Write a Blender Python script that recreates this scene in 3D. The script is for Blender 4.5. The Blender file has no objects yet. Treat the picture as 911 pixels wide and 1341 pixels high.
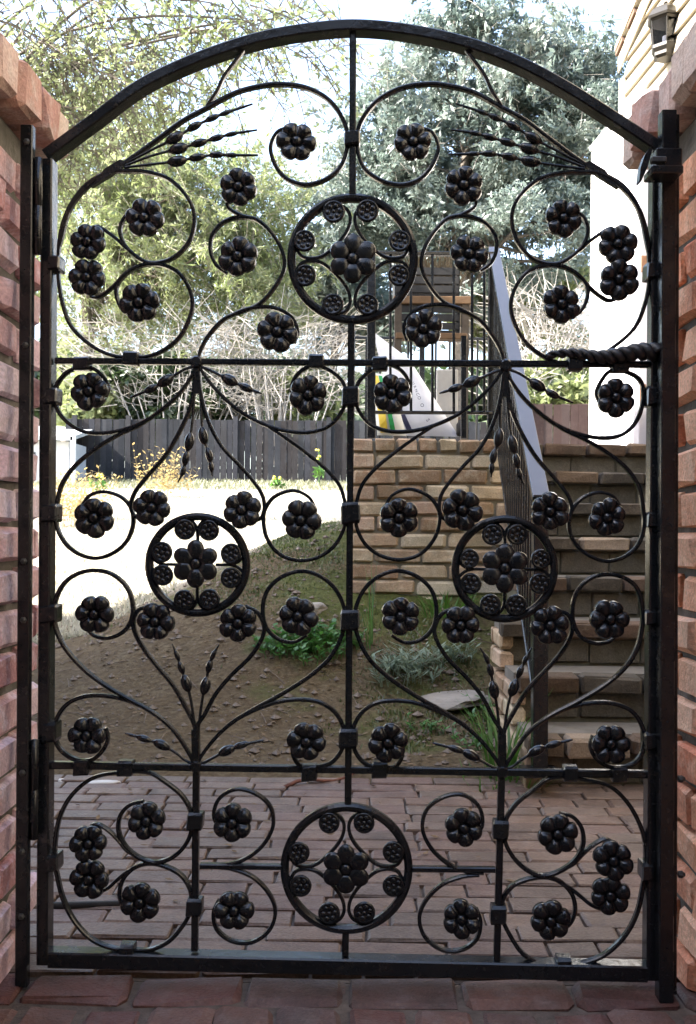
import bpy, math, random
import numpy as np
from mathutils import Vector, Matrix, Euler
random.seed(7); rng = np.random.default_rng(7)
C = bpy.context.scene.collection
SC = bpy.context.scene
R = math.radians

# ------------------------------------------------------------------ camera
H, D0, F, ROLL = 0.807, 1.88, 1316.0, R(0.53)
CX, HY = 455.5, 695.0                      # principal column and horizon row of the photograph
cam = bpy.data.cameras.new("camera"); camo = bpy.data.objects.new("camera", cam); C.objects.link(camo)
cam.sensor_fit = 'VERTICAL'; cam.sensor_height = 24.0; cam.lens = 24.0 * F / 1341.0
cam.shift_y = (HY - 670.5) / 1341.0
cam.clip_start = 0.05; cam.clip_end = 3000
camo.matrix_world = Matrix.Translation((0, -D0, H)) @ Matrix.Rotation(ROLL, 4, 'Y').inverted() @ Matrix.Rotation(R(90), 4, 'X')
SC.camera = camo

# ------------------------------------------------------------------ sky and sun
SUN_EL, SUN_AZ = R(40), R(-102)             # azimuth from +Y, clockwise seen from above: the sun stands on the left
w = bpy.data.worlds.new("World"); SC.world = w; w.use_nodes = True
nt = w.node_tree; bg = nt.nodes['Background']
sky = nt.nodes.new('ShaderNodeTexSky'); sky.sky_type = 'NISHITA'; sky.sun_disc = False
sky.sun_elevation = SUN_EL; sky.sun_rotation = SUN_AZ
sky.dust_density = 3.0; sky.air_density = 1.0; sky.ozone_density = 1.0
hs_ = nt.nodes.new('ShaderNodeHueSaturation'); hs_.inputs['Saturation'].default_value = .95   # milky, thinly veiled sky
nt.links.new(sky.outputs[0], hs_.inputs['Color']); nt.links.new(hs_.outputs[0], bg.inputs[0]); bg.inputs[1].default_value = 0.15
sl = bpy.data.lights.new("sun", 'SUN'); sl.energy = 4.6; sl.angle = R(0.5); sl.color = (1.0, 0.95, 0.88)
so = bpy.data.objects.new("sun", sl); C.objects.link(so); so.location = (-20, 0, 20)
sdir = Vector((math.sin(SUN_AZ) * math.cos(SUN_EL), math.cos(SUN_AZ) * math.cos(SUN_EL), math.sin(SUN_EL)))
so.rotation_euler = sdir.to_track_quat('Z', 'Y').to_euler()
SC.view_settings.view_transform = 'Standard'; SC.view_settings.look = 'None'
SC.view_settings.exposure = 2.72; SC.view_settings.gamma = 1.0; SC.view_settings.use_curve_mapping = False
SC.cycles.max_bounces = 6; SC.cycles.diffuse_bounces = 3; SC.cycles.glossy_bounces = 3
SC.cycles.transmission_bounces = 4; SC.cycles.transparent_max_bounces = 8
SC.cycles.caustics_reflective = False; SC.cycles.caustics_refractive = False

# ------------------------------------------------------------------ measuring helpers
def ray(px, py):
    u, v = px - CX, py - HY
    c, s = math.cos(ROLL), math.sin(ROLL)
    return (u * c + v * s) / F, (u * s - v * c) / F
def at(px, py, d):
    x, z = ray(px, py)
    return Vector((x * d, d - D0, H + z * d))
YAW = R(1.9)
def G(px, py):                              # measured point on the gate's own plane (u across, z up)
    x, z = ray(px, py)
    d = D0 / (1 + math.tan(YAW) * x)
    return (x * d / math.cos(YAW), H + z * d)
PXM = 1 / 700.0

# ------------------------------------------------------------------ mesh helpers
class MB:
    def __init__(s): s.v = []; s.f = []
    def add(s, vs, fs):
        n = len(s.v); s.v.extend([tuple(p) for p in vs]); s.f.extend([tuple(i + n for i in f) for f in fs]); return s
    def box(s, lo, hi):
        (a, b, c), (d, e, f) = lo, hi
        vs = [(a,b,c),(d,b,c),(d,e,c),(a,e,c),(a,b,f),(d,b,f),(d,e,f),(a,e,f)]
        return s.add(vs, [(0,3,2,1),(4,5,6,7),(0,1,5,4),(1,2,6,5),(2,3,7,6),(3,0,4,7)])
    def hexa(s, q):                          # eight corners, bottom ring then top ring
        return s.add(q, [(0,3,2,1),(4,5,6,7),(0,1,5,4),(1,2,6,5),(2,3,7,6),(3,0,4,7)])
    def sweep(s, rings, cap=True, closed=False):
        n = len(rings[0]); vs = [p for r in rings for p in r]; fs = []
        m = len(rings)
        for i in range(m if closed else m - 1):
            j = (i + 1) % m
            for k in range(n):
                l = (k + 1) % n
                fs.append((i*n+k, i*n+l, j*n+l, j*n+k))
        if cap and not closed:
            fs.append(tuple(range(n - 1, -1, -1))); fs.append(tuple((m-1)*n + k for k in range(n)))
        return s.add(vs, fs)
    def tube(s, pts, rad, n=8, cap=True):
        pts = [Vector(p) for p in pts]
        if not isinstance(rad, (list, tuple)): rad = [rad] * len(pts)
        rings = []; up = None
        for i, p in enumerate(pts):
            t = (pts[min(i+1, len(pts)-1)] - pts[max(i-1, 0)])
            if t.length < 1e-9: t = Vector((0,0,1))
            t.normalize()
            if up is None: up = Vector((0,1,0)) if abs(t.y) < .9 else Vector((1,0,0))
            a = up - t * up.dot(t); a.normalize(); b = t.cross(a); up = a
            rings.append([p + a * (rad[i] * math.cos(2*math.pi*k/n)) + b * (rad[i] * math.sin(2*math.pi*k/n)) for k in range(n)])
        return s.sweep(rings, cap)
    def lathe(s, prof, c=(0,0,0), n=16, rot=0):
        c = Vector(c)
        rings = [[c + Vector((r*math.cos(rot+2*math.pi*k/n), r*math.sin(rot+2*math.pi*k/n), z)) for k in range(n)] for r, z in prof]
        return s.sweep(rings, True)
    def ellipsoid(s, c, r, M=None, nu=10, nv=6):
        vs = []; fs = []
        for j in range(nv + 1):
            th = math.pi * j / nv
            for i in range(nu):
                ph = 2*math.pi*i/nu
                p = Vector((r[0]*math.sin(th)*math.cos(ph), r[1]*math.sin(th)*math.sin(ph), r[2]*math.cos(th)))
                if M is not None: p = M @ p
                vs.append(Vector(c) + p)
        for j in range(nv):
            for i in range(nu):
                k = (i+1) % nu
                fs.append((j*nu+i, (j+1)*nu+i, (j+1)*nu+k, j*nu+k))
        return s.add(vs, fs)
    def mesh(s, name, mat=None, smooth=False):
        me = bpy.data.meshes.new(name); me.from_pydata(s.v, [], s.f); me.validate(); me.update()
        if smooth: me.shade_smooth() if hasattr(me, 'shade_smooth') else me.polygons.foreach_set('use_smooth', [True]*len(me.polygons))
        if mat: me.materials.append(mat)
        return me
    def build(s, name, mat=None, parent=None, smooth=False):
        return link(name, s.mesh(name, mat, smooth), parent)
def link(name, me, parent=None, loc=None):
    o = bpy.data.objects.new(name, me); C.objects.link(o)
    if parent: o.parent = parent
    if loc is not None: o.location = loc
    return o
def tag(o, label=None, cat=None, group=None, kind=None):
    if label: o['label'] = label
    if cat: o['category'] = cat
    if group: o['group'] = group
    if kind: o['kind'] = kind
    return o
def thing(name, label, cat, loc=(0,0,0), rz=0, group=None):
    o = bpy.data.objects.new(name, None); C.objects.link(o); o.empty_display_size = .1
    o.location = loc; o.rotation_euler = (0, 0, rz)
    return tag(o, label, cat, group)
def quads_mesh(name, V, mat, n=4):           # V: (N, n, 3) array of separate faces
    N = V.shape[0]
    me = bpy.data.meshes.new(name)
    me.vertices.add(N*n); me.vertices.foreach_set('co', V.reshape(-1).astype(np.float32))
    me.loops.add(N*n); me.loops.foreach_set('vertex_index', np.arange(N*n, dtype=np.int32))
    me.polygons.add(N); me.polygons.foreach_set('loop_start', np.arange(0, N*n, n, dtype=np.int32))
    try: me.polygons.foreach_set('loop_total', np.full(N, n, dtype=np.int32))
    except Exception: pass
    me.update(calc_edges=True)
    if mat: me.materials.append(mat)
    return me
def catmull(P, step=None, sub=8, closed=False):
    P = [Vector((p[0], p[1])) for p in P]; n = len(P); out = []
    rngi = range(n if closed else n - 1)
    for i in rngi:
        p1, p2 = P[i], P[(i+1) % n]
        p0 = P[(i-1) % n] if (closed or i > 0) else p1 * 2 - p2
        p3 = P[(i+2) % n] if (closed or i < n - 2) else p2 * 2 - p1
        for k in range(sub):                 # centripetal
            t = k / sub
            d1, d2, d3 = [max((a-b).length, 1e-6) ** .5 for a, b in ((p0,p1),(p1,p2),(p2,p3))]
            m1 = (p1-p0)/d1 - (p2-p0)/(d1+d2) + (p2-p1)/d2
            m2 = (p2-p1)/d2 - (p3-p1)/(d2+d3) + (p3-p2)/d3
            m1 *= d2; m2 *= d2
            out.append(p1*(2*t**3-3*t*t+1) + m1*(t**3-2*t*t+t) + p2*(-2*t**3+3*t*t) + m2*(t**3-t*t))
    if not closed: out.append(P[-1])
    return out

# ------------------------------------------------------------------ materials
def mat(name):
    m = bpy.data.materials.new(name); m.use_nodes = True
    return m, m.node_tree, m.node_tree.nodes['Principled BSDF']
def N(t, kind, **kw):
    n = t.nodes.new(kind)
    for k, v in kw.items(): setattr(n, k, v)
    return n
def ramp(t, fac, stops, interp='LINEAR'):
    r = N(t, 'ShaderNodeValToRGB'); r.color_ramp.interpolation = interp
    e = r.color_ramp.elements
    while len(e) < len(stops): e.new(0.5)
    for i, (p, c) in enumerate(stops):
        e[i].position = p; e[i].color = (*c, 1)
    t.links.new(fac, r.inputs[0]); return r.outputs[0]
def noise(t, scale, detail=4, rough=.6, vec=None, dim='3D'):
    n = N(t, 'ShaderNodeTexNoise'); n.inputs['Scale'].default_value = scale
    n.inputs['Detail'].default_value = detail; n.inputs['Roughness'].default_value = rough
    if vec is not None: t.links.new(vec, n.inputs['Vector'])
    return n
def mix(t, fac, a, b, mode='MIX'):
    m = N(t, 'ShaderNodeMix', data_type='RGBA', blend_type=mode)
    for s, x in ((m.inputs[0], fac), (m.inputs[6], a), (m.inputs[7], b)):
        if hasattr(x, 'is_linked'): t.links.new(x, s)
        elif isinstance(x, (tuple, list)): s.default_value = (*x, 1)
        else: s.default_value = x
    return m.outputs[2]
def bump(t, b, h, strength=.4, dist=.01):
    n = N(t, 'ShaderNodeBump'); n.inputs['Strength'].default_value = strength; n.inputs['Distance'].default_value = dist
    t.links.new(h, n.inputs['Height']); t.links.new(n.outputs[0], b.inputs['Normal']); return n
def coords(t, kind='Object'):
    return N(t, 'ShaderNodeTexCoord').outputs[kind]
def wpos(t): return N(t, 'ShaderNodeNewGeometry').outputs['Position']

def iron_mat(name='black_iron', base=(.0048,.0056,.0068), rough=.18, dust=.025):
    m, t, b = mat(name); p = wpos(t)
    n1 = noise(t, 60, 4, .6, p); n2 = noise(t, 9, 5, .65, p)
    col = mix(t, n2.outputs[0], base, tuple(c*1.9+.004 for c in base))
    sp = ramp(t, noise(t, 140, 2, .5, p).outputs[0], [(.62, (0,0,0)), (.75, (1,1,1))])
    rs = ramp(t, noise(t, 17, 6, .75, p).outputs[0], [(.60, (0,0,0)), (.72, (.55,.55,.55))])
    col = mix(t, rs, col, (.030,.018,.011))
    t.links.new(mix(t, sp, col, (dust, dust*.95, dust*.9)), b.inputs['Base Color'])
    mr = N(t, 'ShaderNodeMapRange'); mr.inputs[1].default_value=.3; mr.inputs[2].default_value=.75
    mr.inputs[3].default_value=rough-.08; mr.inputs[4].default_value=rough+.18
    t.links.new(n2.outputs[0], mr.inputs[0]); t.links.new(mr.outputs[0], b.inputs['Roughness'])
    b.inputs['Specular IOR Level'].default_value = .42
    bump(t, b, n1.outputs[0], .35, .002); return m
def brick_mat(name, cols, blotch=(.55,.5,.45), blotch_amt=.35, dirt=(.05,.045,.035), dirt_amt=.4, rough=.9, sc=1.0, bmp=.7):
    m, t, b = mat(name)
    oi = N(t, 'ShaderNodeObjectInfo'); p = wpos(t)
    k = len(cols)
    base = ramp(t, oi.outputs['Random'], [((i+.0)/k, c) for i, c in enumerate(cols)], 'CONSTANT')
    n1 = noise(t, 22*sc, 6, .7, p); n2 = noise(t, 7*sc, 5, .65, p); n3 = noise(t, 160*sc, 3, .6, p)
    f1 = ramp(t, n1.outputs[0], [(.48, (0,0,0)), (.7, (blotch_amt,)*3)])
    f2 = ramp(t, n2.outputs[0], [(.45, (0,0,0)), (.72, (dirt_amt,)*3)])
    c = mix(t, f1, base, blotch); c = mix(t, f2, c, dirt)
    f3 = ramp(t, n3.outputs[0], [(.3, (.72,.72,.72)), (.7, (1.12,1.12,1.12))])
    c = mix(t, 1.0, c, f3, 'MULTIPLY')
    t.links.new(c, b.inputs['Base Color']); b.inputs['Roughness'].default_value = rough
    b.inputs['Specular IOR Level'].default_value = .25
    a = N(t, 'ShaderNodeMath', operation='ADD'); t.links.new(n1.outputs[0], a.inputs[0])
    s = N(t, 'ShaderNodeMath', operation='MULTIPLY'); t.links.new(n3.outputs[0], s.inputs[0]); s.inputs[1].default_value=.35
    t.links.new(s.outputs[0], a.inputs[1]); bump(t, b, a.outputs[0], bmp, .008); return m
def plain_mat(name, c1, c2, scale=8, rough=.85, bmp=.3, dist=.005, spec=.3, detail=5, lo=.3, hi=.7):
    m, t, b = mat(name); p = wpos(t); n = noise(t, scale, detail, .65, p)
    t.links.new(ramp(t, n.outputs[0], [(lo, c1), (hi, c2)]), b.inputs['Base Color'])
    b.inputs['Roughness'].default_value = rough; b.inputs['Specular IOR Level'].default_value = spec
    bump(t, b, noise(t, scale*6, 4, .6, p).outputs[0], bmp, dist); return m
def leaf_mat(name, cols, scale=.6, trans=.5, rough=.5):
    m = bpy.data.materials.new(name); m.use_nodes = True; t = m.node_tree; t.nodes.clear()
    out = N(t, 'ShaderNodeOutputMaterial'); p = wpos(t)
    n = noise(t, scale, 3, .6, p); n2 = noise(t, scale*18, 2, .5, p)
    mm = N(t, 'ShaderNodeMath', operation='MULTIPLY_ADD'); t.links.new(n2.outputs[0], mm.inputs[0]); mm.inputs[1].default_value=.5
    t.links.new(n.outputs[0], mm.inputs[2]); k = len(cols)
    c = ramp(t, mm.outputs[0], [(.5+.5*i/max(k-1,1), cc) for i, cc in enumerate(cols)])
    d = N(t, 'ShaderNodeBsdfDiffuse'); tr = N(t, 'ShaderNodeBsdfTranslucent'); g = N(t, 'ShaderNodeBsdfGlossy')
    g.inputs['Roughness'].default_value = rough; g.inputs['Color'].default_value = (1,1,1,1)
    t.links.new(c, d.inputs[0]); t.links.new(c, tr.inputs[0])
    a = N(t, 'ShaderNodeMixShader'); a.inputs[0].default_value = trans
    t.links.new(d.outputs[0], a.inputs[1]); t.links.new(tr.outputs[0], a.inputs[2])
    e = N(t, 'ShaderNodeMixShader'); e.inputs[0].default_value = .05
    t.links.new(a.outputs[0], e.inputs[1]); t.links.new(g.outputs[0], e.inputs[2])
    t.links.new(e.outputs[0], out.inputs[0]); return m

M = {}
M['iron'] = iron_mat()
M['iron_dull'] = iron_mat('weathered_iron', (.022,.022,.021), .42, .07)
M['pier_brick'] = brick_mat('pier_brick', [(0.587,0.373,0.394),(0.648,0.474,0.518),(0.706,0.563,0.627),(0.519,0.282,0.285),(0.648,0.429,0.448),(0.470,0.236,0.246),(0.682,0.497,0.558)],
                            (0.847,0.768,0.882), .7, (0.141,0.102,0.110), .35)
M['pier_brick_red'] = brick_mat('pier_brick_red', [(0.832,0.398,0.241),(0.921,0.515,0.331),(0.743,0.308,0.175),(0.950,0.577,0.385),(0.684,0.243,0.132),(0.861,0.435,0.264)],
                            (1.070,0.769,0.550), .55, (0.178,0.104,0.065), .35)
M['cap_brick'] = brick_mat('cap_brick', [(0.467,0.278,0.232),(0.540,0.393,0.347),(0.415,0.233,0.194),(0.561,0.441,0.376)], (0.664,0.637,0.593), .45, (0.145,0.116,0.091), .4)
M['wall_brick'] = brick_mat('wall_brick', [(0.476,0.363,0.238),(0.385,0.266,0.172),(0.329,0.210,0.127),(0.544,0.442,0.304),(0.453,0.317,0.202),(0.408,0.278,0.192),(0.589,0.499,0.354),(0.499,0.351,0.243),(0.272,0.181,0.111)],
                            (0.657,0.578,0.425), .5, (0.102,0.102,0.051), .5)
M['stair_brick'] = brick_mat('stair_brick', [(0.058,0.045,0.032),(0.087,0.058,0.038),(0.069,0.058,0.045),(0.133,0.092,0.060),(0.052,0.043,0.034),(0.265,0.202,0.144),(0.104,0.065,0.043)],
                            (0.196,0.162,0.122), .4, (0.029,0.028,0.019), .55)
M['paver'] = brick_mat('paver_brick', [(0.165,0.108,0.080),(0.135,0.093,0.071),(0.188,0.123,0.088),(0.156,0.098,0.076),(0.144,0.103,0.078),(0.174,0.123,0.093)],
                       (0.270,0.212,0.174), .5, (0.044,0.031,0.023), .5, .40)
M['front_paver'] = brick_mat('front_paver_brick', [(0.123,0.056,0.046),(0.101,0.056,0.047),(0.137,0.069,0.052),(0.112,0.047,0.038),(0.109,0.066,0.056)],
                       (0.195,0.149,0.134), .5, (0.025,0.023,0.016), .6, .55)
M['mortar'] = plain_mat('mortar', (.14,.115,.085), (.27,.23,.17), 14, .95, .6, .006)
M['pier_mortar'] = plain_mat('pier_mortar', (.085,.080,.070), (.175,.165,.15), 16, .95, .6, .006)
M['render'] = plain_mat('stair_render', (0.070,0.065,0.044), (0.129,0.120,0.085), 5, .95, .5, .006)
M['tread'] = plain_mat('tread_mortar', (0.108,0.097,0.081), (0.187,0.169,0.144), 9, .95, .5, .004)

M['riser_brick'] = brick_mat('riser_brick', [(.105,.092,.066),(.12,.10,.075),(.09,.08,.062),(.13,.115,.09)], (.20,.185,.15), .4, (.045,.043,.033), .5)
# ------------------------------------------------------------------ ground
PAVE_Z0, PAVE_Z1, PAVE_END = -0.035, 0.0, 3.34
def sst(x): x = min(max(x, 0.0), 1.0); return x*x*(3-2*x)
def pave_z(d): return PAVE_Z0 + (PAVE_Z1-PAVE_Z0) * min(max((d-1.9)/1.4, 0), 1)
def ground_z(X, d):
    if d < PAVE_END - .02: return pave_z(d) - .016
    base = .085*(d-3.3) if d < 6 else (.2295 + .0955*(d-6) if d < 24 else 1.95 + .01*(d-24))
    if d > 80: base = 2.51 + .03*(d-80)
    b = .60 * sst((X+1.75)/1.75) * sst((d-3.7)/2.0) * (1 - sst((d-5.9)/3.4))
    base = max(base, -.01)
    j = 0
    if d < 14: j = .016*math.sin(3.1*X+1.3*d)*math.sin(2.3*d-.9*X) + .008*math.sin(11*X+4*d)*math.sin(9*d+3*X)
    return base + b + j*sst((d-3.34)/.8)
def axis(lo, hi, step, far, g=1.25):
    a = list(np.arange(lo, hi+1e-6, step)); s = step
    while a[-1] < far: s *= g; a.append(a[-1]+s)
    return a
dd = axis(-2.0, 9.0, .07, 700)
xx = axis(-3.2, 3.2, .07, 600); xx = sorted(set([-x for x in xx if x > 3.2001] + xx))
dd = [-60, -20, -8] + dd
mb = MB()
for d in dd:
    for X in xx: mb.v.append((X, d-D0, ground_z(X, d) + (random.uniform(-.006, .006) if 3.4 < d < 9 else 0)))
nx = len(xx)
for j in range(len(dd)-1):
    for i in range(nx-1): mb.f.append((j*nx+i, j*nx+i+1, (j+1)*nx+i+1, (j+1)*nx+i))
m, t, b = mat('earth'); p = wpos(t)
sep = N(t, 'ShaderNodeSeparateXYZ'); t.links.new(p, sep.inputs[0])
n1 = noise(t, 3.2, 6, .7, p); n2 = noise(t, 38, 5, .7, p); n3 = noise(t, 1.6, 5, .7, p)
dirt = ramp(t, n2.outputs[0], [(.3, (0.078,0.053,0.028)), (.5, (0.135,0.097,0.054)), (.72, (0.222,0.173,0.101))])
dirt = mix(t, ramp(t, n1.outputs[0], [(.4,(0,0,0)),(.65,(0.492,0.495,0.404))]), dirt, (0.094,0.062,0.034))
moss = ramp(t, n2.outputs[0], [(.3, (0.050,0.061,0.015)), (.7, (0.132,0.151,0.044))])
mm = N(t, 'ShaderNodeMapRange'); t.links.new(sep.outputs[0], mm.inputs[0])
mm.inputs[1].default_value=-1.3; mm.inputs[2].default_value=.1; mm.inputs[3].default_value=-.30; mm.inputs[4].default_value=.02
ad = N(t, 'ShaderNodeMath', operation='ADD'); t.links.new(mm.outputs[0], ad.inputs[0]); 
mm2 = N(t, 'ShaderNodeMapRange'); t.links.new(sep.outputs[1], mm2.inputs[0]); mm2.inputs[1].default_value=1.5; mm2.inputs[2].default_value=3.7; mm2.inputs[3].default_value=-.07; mm2.inputs[4].default_value=.17
ad2 = N(t, 'ShaderNodeMath', operation='ADD'); t.links.new(mm2.outputs[0], ad2.inputs[0]); t.links.new(n3.outputs[0], ad2.inputs[1]); t.links.new(ad2.outputs[0], ad.inputs[1])
c = mix(t, ramp(t, ad.outputs[0], [(.47,(0,0,0)),(.6,(.85,.85,.85))]), dirt, moss)
lawn = ramp(t, n2.outputs[0], [(.25, (.32,.29,.21)), (.5, (.44,.40,.32)), (.75, (.52,.48,.40))])
lf = N(t, 'ShaderNodeMapRange'); t.links.new(sep.outputs[1], lf.inputs[0])
lf.inputs[1].default_value=3.75; lf.inputs[2].default_value=4.7
c = mix(t, lf.outputs[0], c, lawn)
t.links.new(c, b.inputs['Base Color']); b.inputs['Roughness'].default_value=.95; b.inputs['Specular IOR Level'].default_value=.15
bump(t, b, n2.outputs[0], 1.0, .035)
M['earth'] = m
tag(mb.build('ground', m, smooth=True), kind='structure')

# ------------------------------------------------------------------ brick makers
def chamfer_brick(seed, ch=.09, jit=.03, wav=0):
    """unit brick, corners knocked off; 24 corners, 26 faces"""
    r = random.Random(seed); V = []; idx = {}
    for sx in (-1,1):
        for sy in (-1,1):
            for sz in (-1,1):
                k = ch * r.uniform(.5, 1.9)
                for a in range(3):
                    q = [sx*.5, sy*.5, sz*.5]
                    for o in range(3):
                        if o != a: q[o] -= (sx,sy,sz)[o]*k*(.4 if o == 0 else 1.0)*r.uniform(.7,1.3)
                    q[a] += r.uniform(-jit, jit)*(.35 if a == 0 else 1)
                    idx[(sx,sy,sz,a)] = len(V); V.append(q)
    mb = MB(); mb.v = [tuple(q) for q in V]; f = mb.f
    def quad(*k): f.append(tuple(idx[q] for q in k))
    for a in range(3):
        o1, o2 = [(1,2),(0,2),(0,1)][a]
        for s in (-1,1):
            ring = []
            for u, v in ((-1,-1),(1,-1),(1,1),(-1,1)):
                k = [0,0,0]; k[a]=s; k[o1]=u; k[o2]=v; ring.append((*k, a))
            quad(*ring)
    for a in range(3):                                  # edges along axis a
        o1, o2 = [(1,2),(0,2),(0,1)][a]
        for u in (-1,1):
            for v in (-1,1):
                k0=[0,0,0]; k0[a]=-1; k0[o1]=u; k0[o2]=v; k1=list(k0); k1[a]=1
                quad((*k0,o1),(*k1,o1),(*k1,o2),(*k0,o2))
    for sx in (-1,1):
        for sy in (-1,1):
            for sz in (-1,1): quad((sx,sy,sz,0),(sx,sy,sz,1),(sx,sy,sz,2))
    me = mb.mesh('brick')
    import bmesh
    bm = bmesh.new(); bm.from_mesh(me); bmesh.ops.recalc_face_normals(bm, faces=bm.faces); bm.to_mesh(me); bm.free()
    return me
def brick_set(mt, n=7, ch=.09, jit=.03):
    out = []
    for i in range(n):
        me = chamfer_brick(i*13+5, ch, jit); me.materials.append(mt); out.append(me)
    return out
def put(meshes, parent, loc, size, name='brick', rz=0, tilt=.0, rot=None):
    o = bpy.data.objects.new(name, random.choice(meshes)); C.objects.link(o)
    if parent: o.parent = parent
    o.location = loc; o.scale = size
    if rot is not None: o.rotation_euler = rot
    else: o.rotation_euler = (random.uniform(-tilt,tilt), random.uniform(-tilt,tilt), rz + random.uniform(-tilt,tilt))
    return o

# ------------------------------------------------------------------ brick paving, behind the gate and in front of it
pv = brick_set(M['paver'], 10, .05, .03); fp = brick_set(M['front_paver'], 10, .10, .07)
def paving_bed(name, d0, d1, off):
    mb = MB(); a, bb = pave_z(d0)+off, pave_z(d1)+off
    mb.hexa([(-2.3,d0-D0,a-.05),(2.3,d0-D0,a-.05),(2.3,d1-D0,bb-.05),(-2.3,d1-D0,bb-.05),(-2.3,d0-D0,a),(2.3,d0-D0,a),(2.3,d1-D0,bb),(-2.3,d1-D0,bb)])
    o = mb.build(name, plain_mat('joint_sand', (.055,.042,.034), (.14,.11,.09), 30, .95, .6, .006)); return tag(o, kind='structure')
pb = paving_bed('paving', 1.9, PAVE_END, -.013); pb2_ = paving_bed('front_paving', .9, 1.897, -.013)
d = 1.915; row = 0
while d < PAVE_END - .06:
    dep = .0745*random.uniform(.94, 1.06); x = -1.35 - random.uniform(0, .2) + (.11 if row % 2 else 0)
    lim = min(1.45, .50 + .34*d)
    while x < lim:
        L = random.choice([.2,.2,.205,.195,.1]) * random.uniform(.96,1.04)
        if x + L > -lim:
            put(pv, pb, (x+L/2, d+dep/2-D0+random.uniform(-.004,.004), pave_z(d+dep/2)-.030+random.uniform(-.002,.002)),
                (L-.0015, dep-.0025, .056), 'brick', random.uniform(-.006,.006), .006)
        x += L + .004
    d += dep + .0015; row += 1
# threshold row of stretchers right under the gate, then bricks laid front to back
x = -1.0
while x < .95:
    L = .205*random.uniform(.9,1.05)
    put(fp, pb2_, (x+L/2, 1.852-D0, PAVE_Z0-.031+random.uniform(-.003,.003)), (L-.009, .105, .056), 'brick', random.uniform(-.015,.015), .012)
    x += L
x = -1.02; k = 0
while x < 1.0:
    W_ = .112*random.uniform(.92,1.1)
    for j in range(4):
        put(fp, pb2_, (x+W_/2+random.uniform(-.003,.003), 1.79-.208*(j+.5)-D0-(.1 if k % 2 else 0)*0, PAVE_Z0-.034+random.uniform(-.004,.003)),
            (.2, W_-.010, .056), 'brick', R(90)+random.uniform(-.02,.02), .012)
    x += W_; k += 1

# ------------------------------------------------------------------ brick piers
def pier(sgn, mt, mortar, label, top=1.565, ch_=.092):
    t = thing('brick_pier', label, 'pier', (sgn*.86, 1.80-D0, PAVE_Z0-.01))
    X0, X1, d0, d1 = .635, 1.07, 1.42, 2.085          # inner face, outer face, near end, far end
    cz = PAVE_Z0 - .01
    mb = MB(); mb.box((min(sgn*(X0+.014), sgn*(X1-.014))-sgn*.86, d0+.014-1.80, 0), (max(sgn*(X0+.014), sgn*(X1-.014))-sgn*.86, d1-.014-1.80, top-cz))
    mb.build('mortar_core', mortar, t)
    S = brick_set(mt, 10, .10, .045); cp = .0785; z = 0.0; c = 0
    while z + cp < top - cz + .01:
        h = cp - .0125; a = d0
        odd = c % 2
        segs = [.10] if odd else []                     # along the inner and the outer face
        while sum(segs) + .12*0 < d1 - d0 - .01:
            segs.append(min(.205*random.uniform(.95,1.04), d1-d0-sum(segs)))
        for L in segs:
            if L > .045:
                o_ = random.uniform(-.004, .007)
                put(S, t, (sgn*(X0+.05-o_)-sgn*.86, a+L/2-1.80, z+h/2+random.uniform(-.003,.003)), (L-.014, .10, h), 'brick', R(90), .014)
                put(S, t, (sgn*(X1-.05)-sgn*.86, a+L/2-1.80, z+h/2), (L-.014, .10, h), 'brick', R(90), .02)
            a += L
        x = X0 + .105
        while x < X1 - .11:                              # near and far ends
            L = min(.205 if (x > X0+.11 or not odd) else .1025, X1-.105-x)
            for dy in (d0+.05, d1-.05):
                put(S, t, (sgn*(x+L/2)-sgn*.86, dy-1.80, z+h/2), (L-.014, .10-.004*random.random(), h), 'brick', 0, .02)
            x += L
        z += cp; c += 1
    K = brick_set(M['cap_brick'], 6, .09, .045); a = d0 - .03     # rowlock cap, overhanging
    while a < d1 + .02:
        W_ = .098*random.uniform(.92,1.12)
        put(K, t, (sgn*(X0+.085-random.uniform(.03,.05))-sgn*.86+sgn*.03, a+W_/2-1.80, top-cz+ch_/2+.001+random.uniform(-.006,.006)), (.235, W_-.008, ch_), 'cap_brick', random.uniform(-.03,.03), .035)
        put(K, t, (sgn*(X1-.085)-sgn*.86+sgn*.03, a+W_/2-1.80, top-cz+.045), (.225, W_-.008, .09), 'cap_brick', 0, .03)
        a += W_
    mb = MB(); mb.box((-.19,d0-1.79,top-cz-.005),(.19,d1-1.81,top-cz+.07)); mb.build('cap_mortar', mortar, t)
pier(-1, M['pier_brick'], M['pier_mortar'], 'rough pinkish brick gate pier that carries the hinge post')
pier(1, M['pier_brick_red'], M['pier_mortar'], 'rough orange red brick gate pier beside the latch post', 1.592, .105)

# ------------------------------------------------------------------ retaining wall
WALL_D, LAND_Z = 4.86, 1.264
wl = thing('retaining_wall', 'low tan brick retaining wall left of the stairs', 'wall', (.40, WALL_D-D0, 0))
mb = MB(); mb.box((-.385, .016, -.1), (.375, .22, LAND_Z-.02)); mb.build('mortar_core', plain_mat('wall_mortar', (.13,.11,.07), (.24,.21,.15), 16, .95, .6, .006), wl)
WB = brick_set(M['wall_brick'], 10, .115, .035)
z = LAND_Z - .078; c = 0
while z > .18:
    if c == 0:
        x = -.39
        while x < .385:
            L = .105*random.uniform(.9,1.1); put(WB, wl, (x+L/2, .10, z+.037), (L-.012, .215, .067), 'brick', 0, .025); x += L
    else:
        x = -.385; first = .113 if c % 2 else .226
        while x < .37:
            L = first*random.uniform(.92,1.06); first = .226; L = min(L, .395-x)
            if L > .05:
                put(WB, wl, (x+L/2, .05-random.uniform(-.002,.006), z+.037+random.uniform(-.003,.003)), (L-.011, .10, .0675), 'brick', 0, .022)
            x += L
    z -= .0765; c += 1

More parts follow.
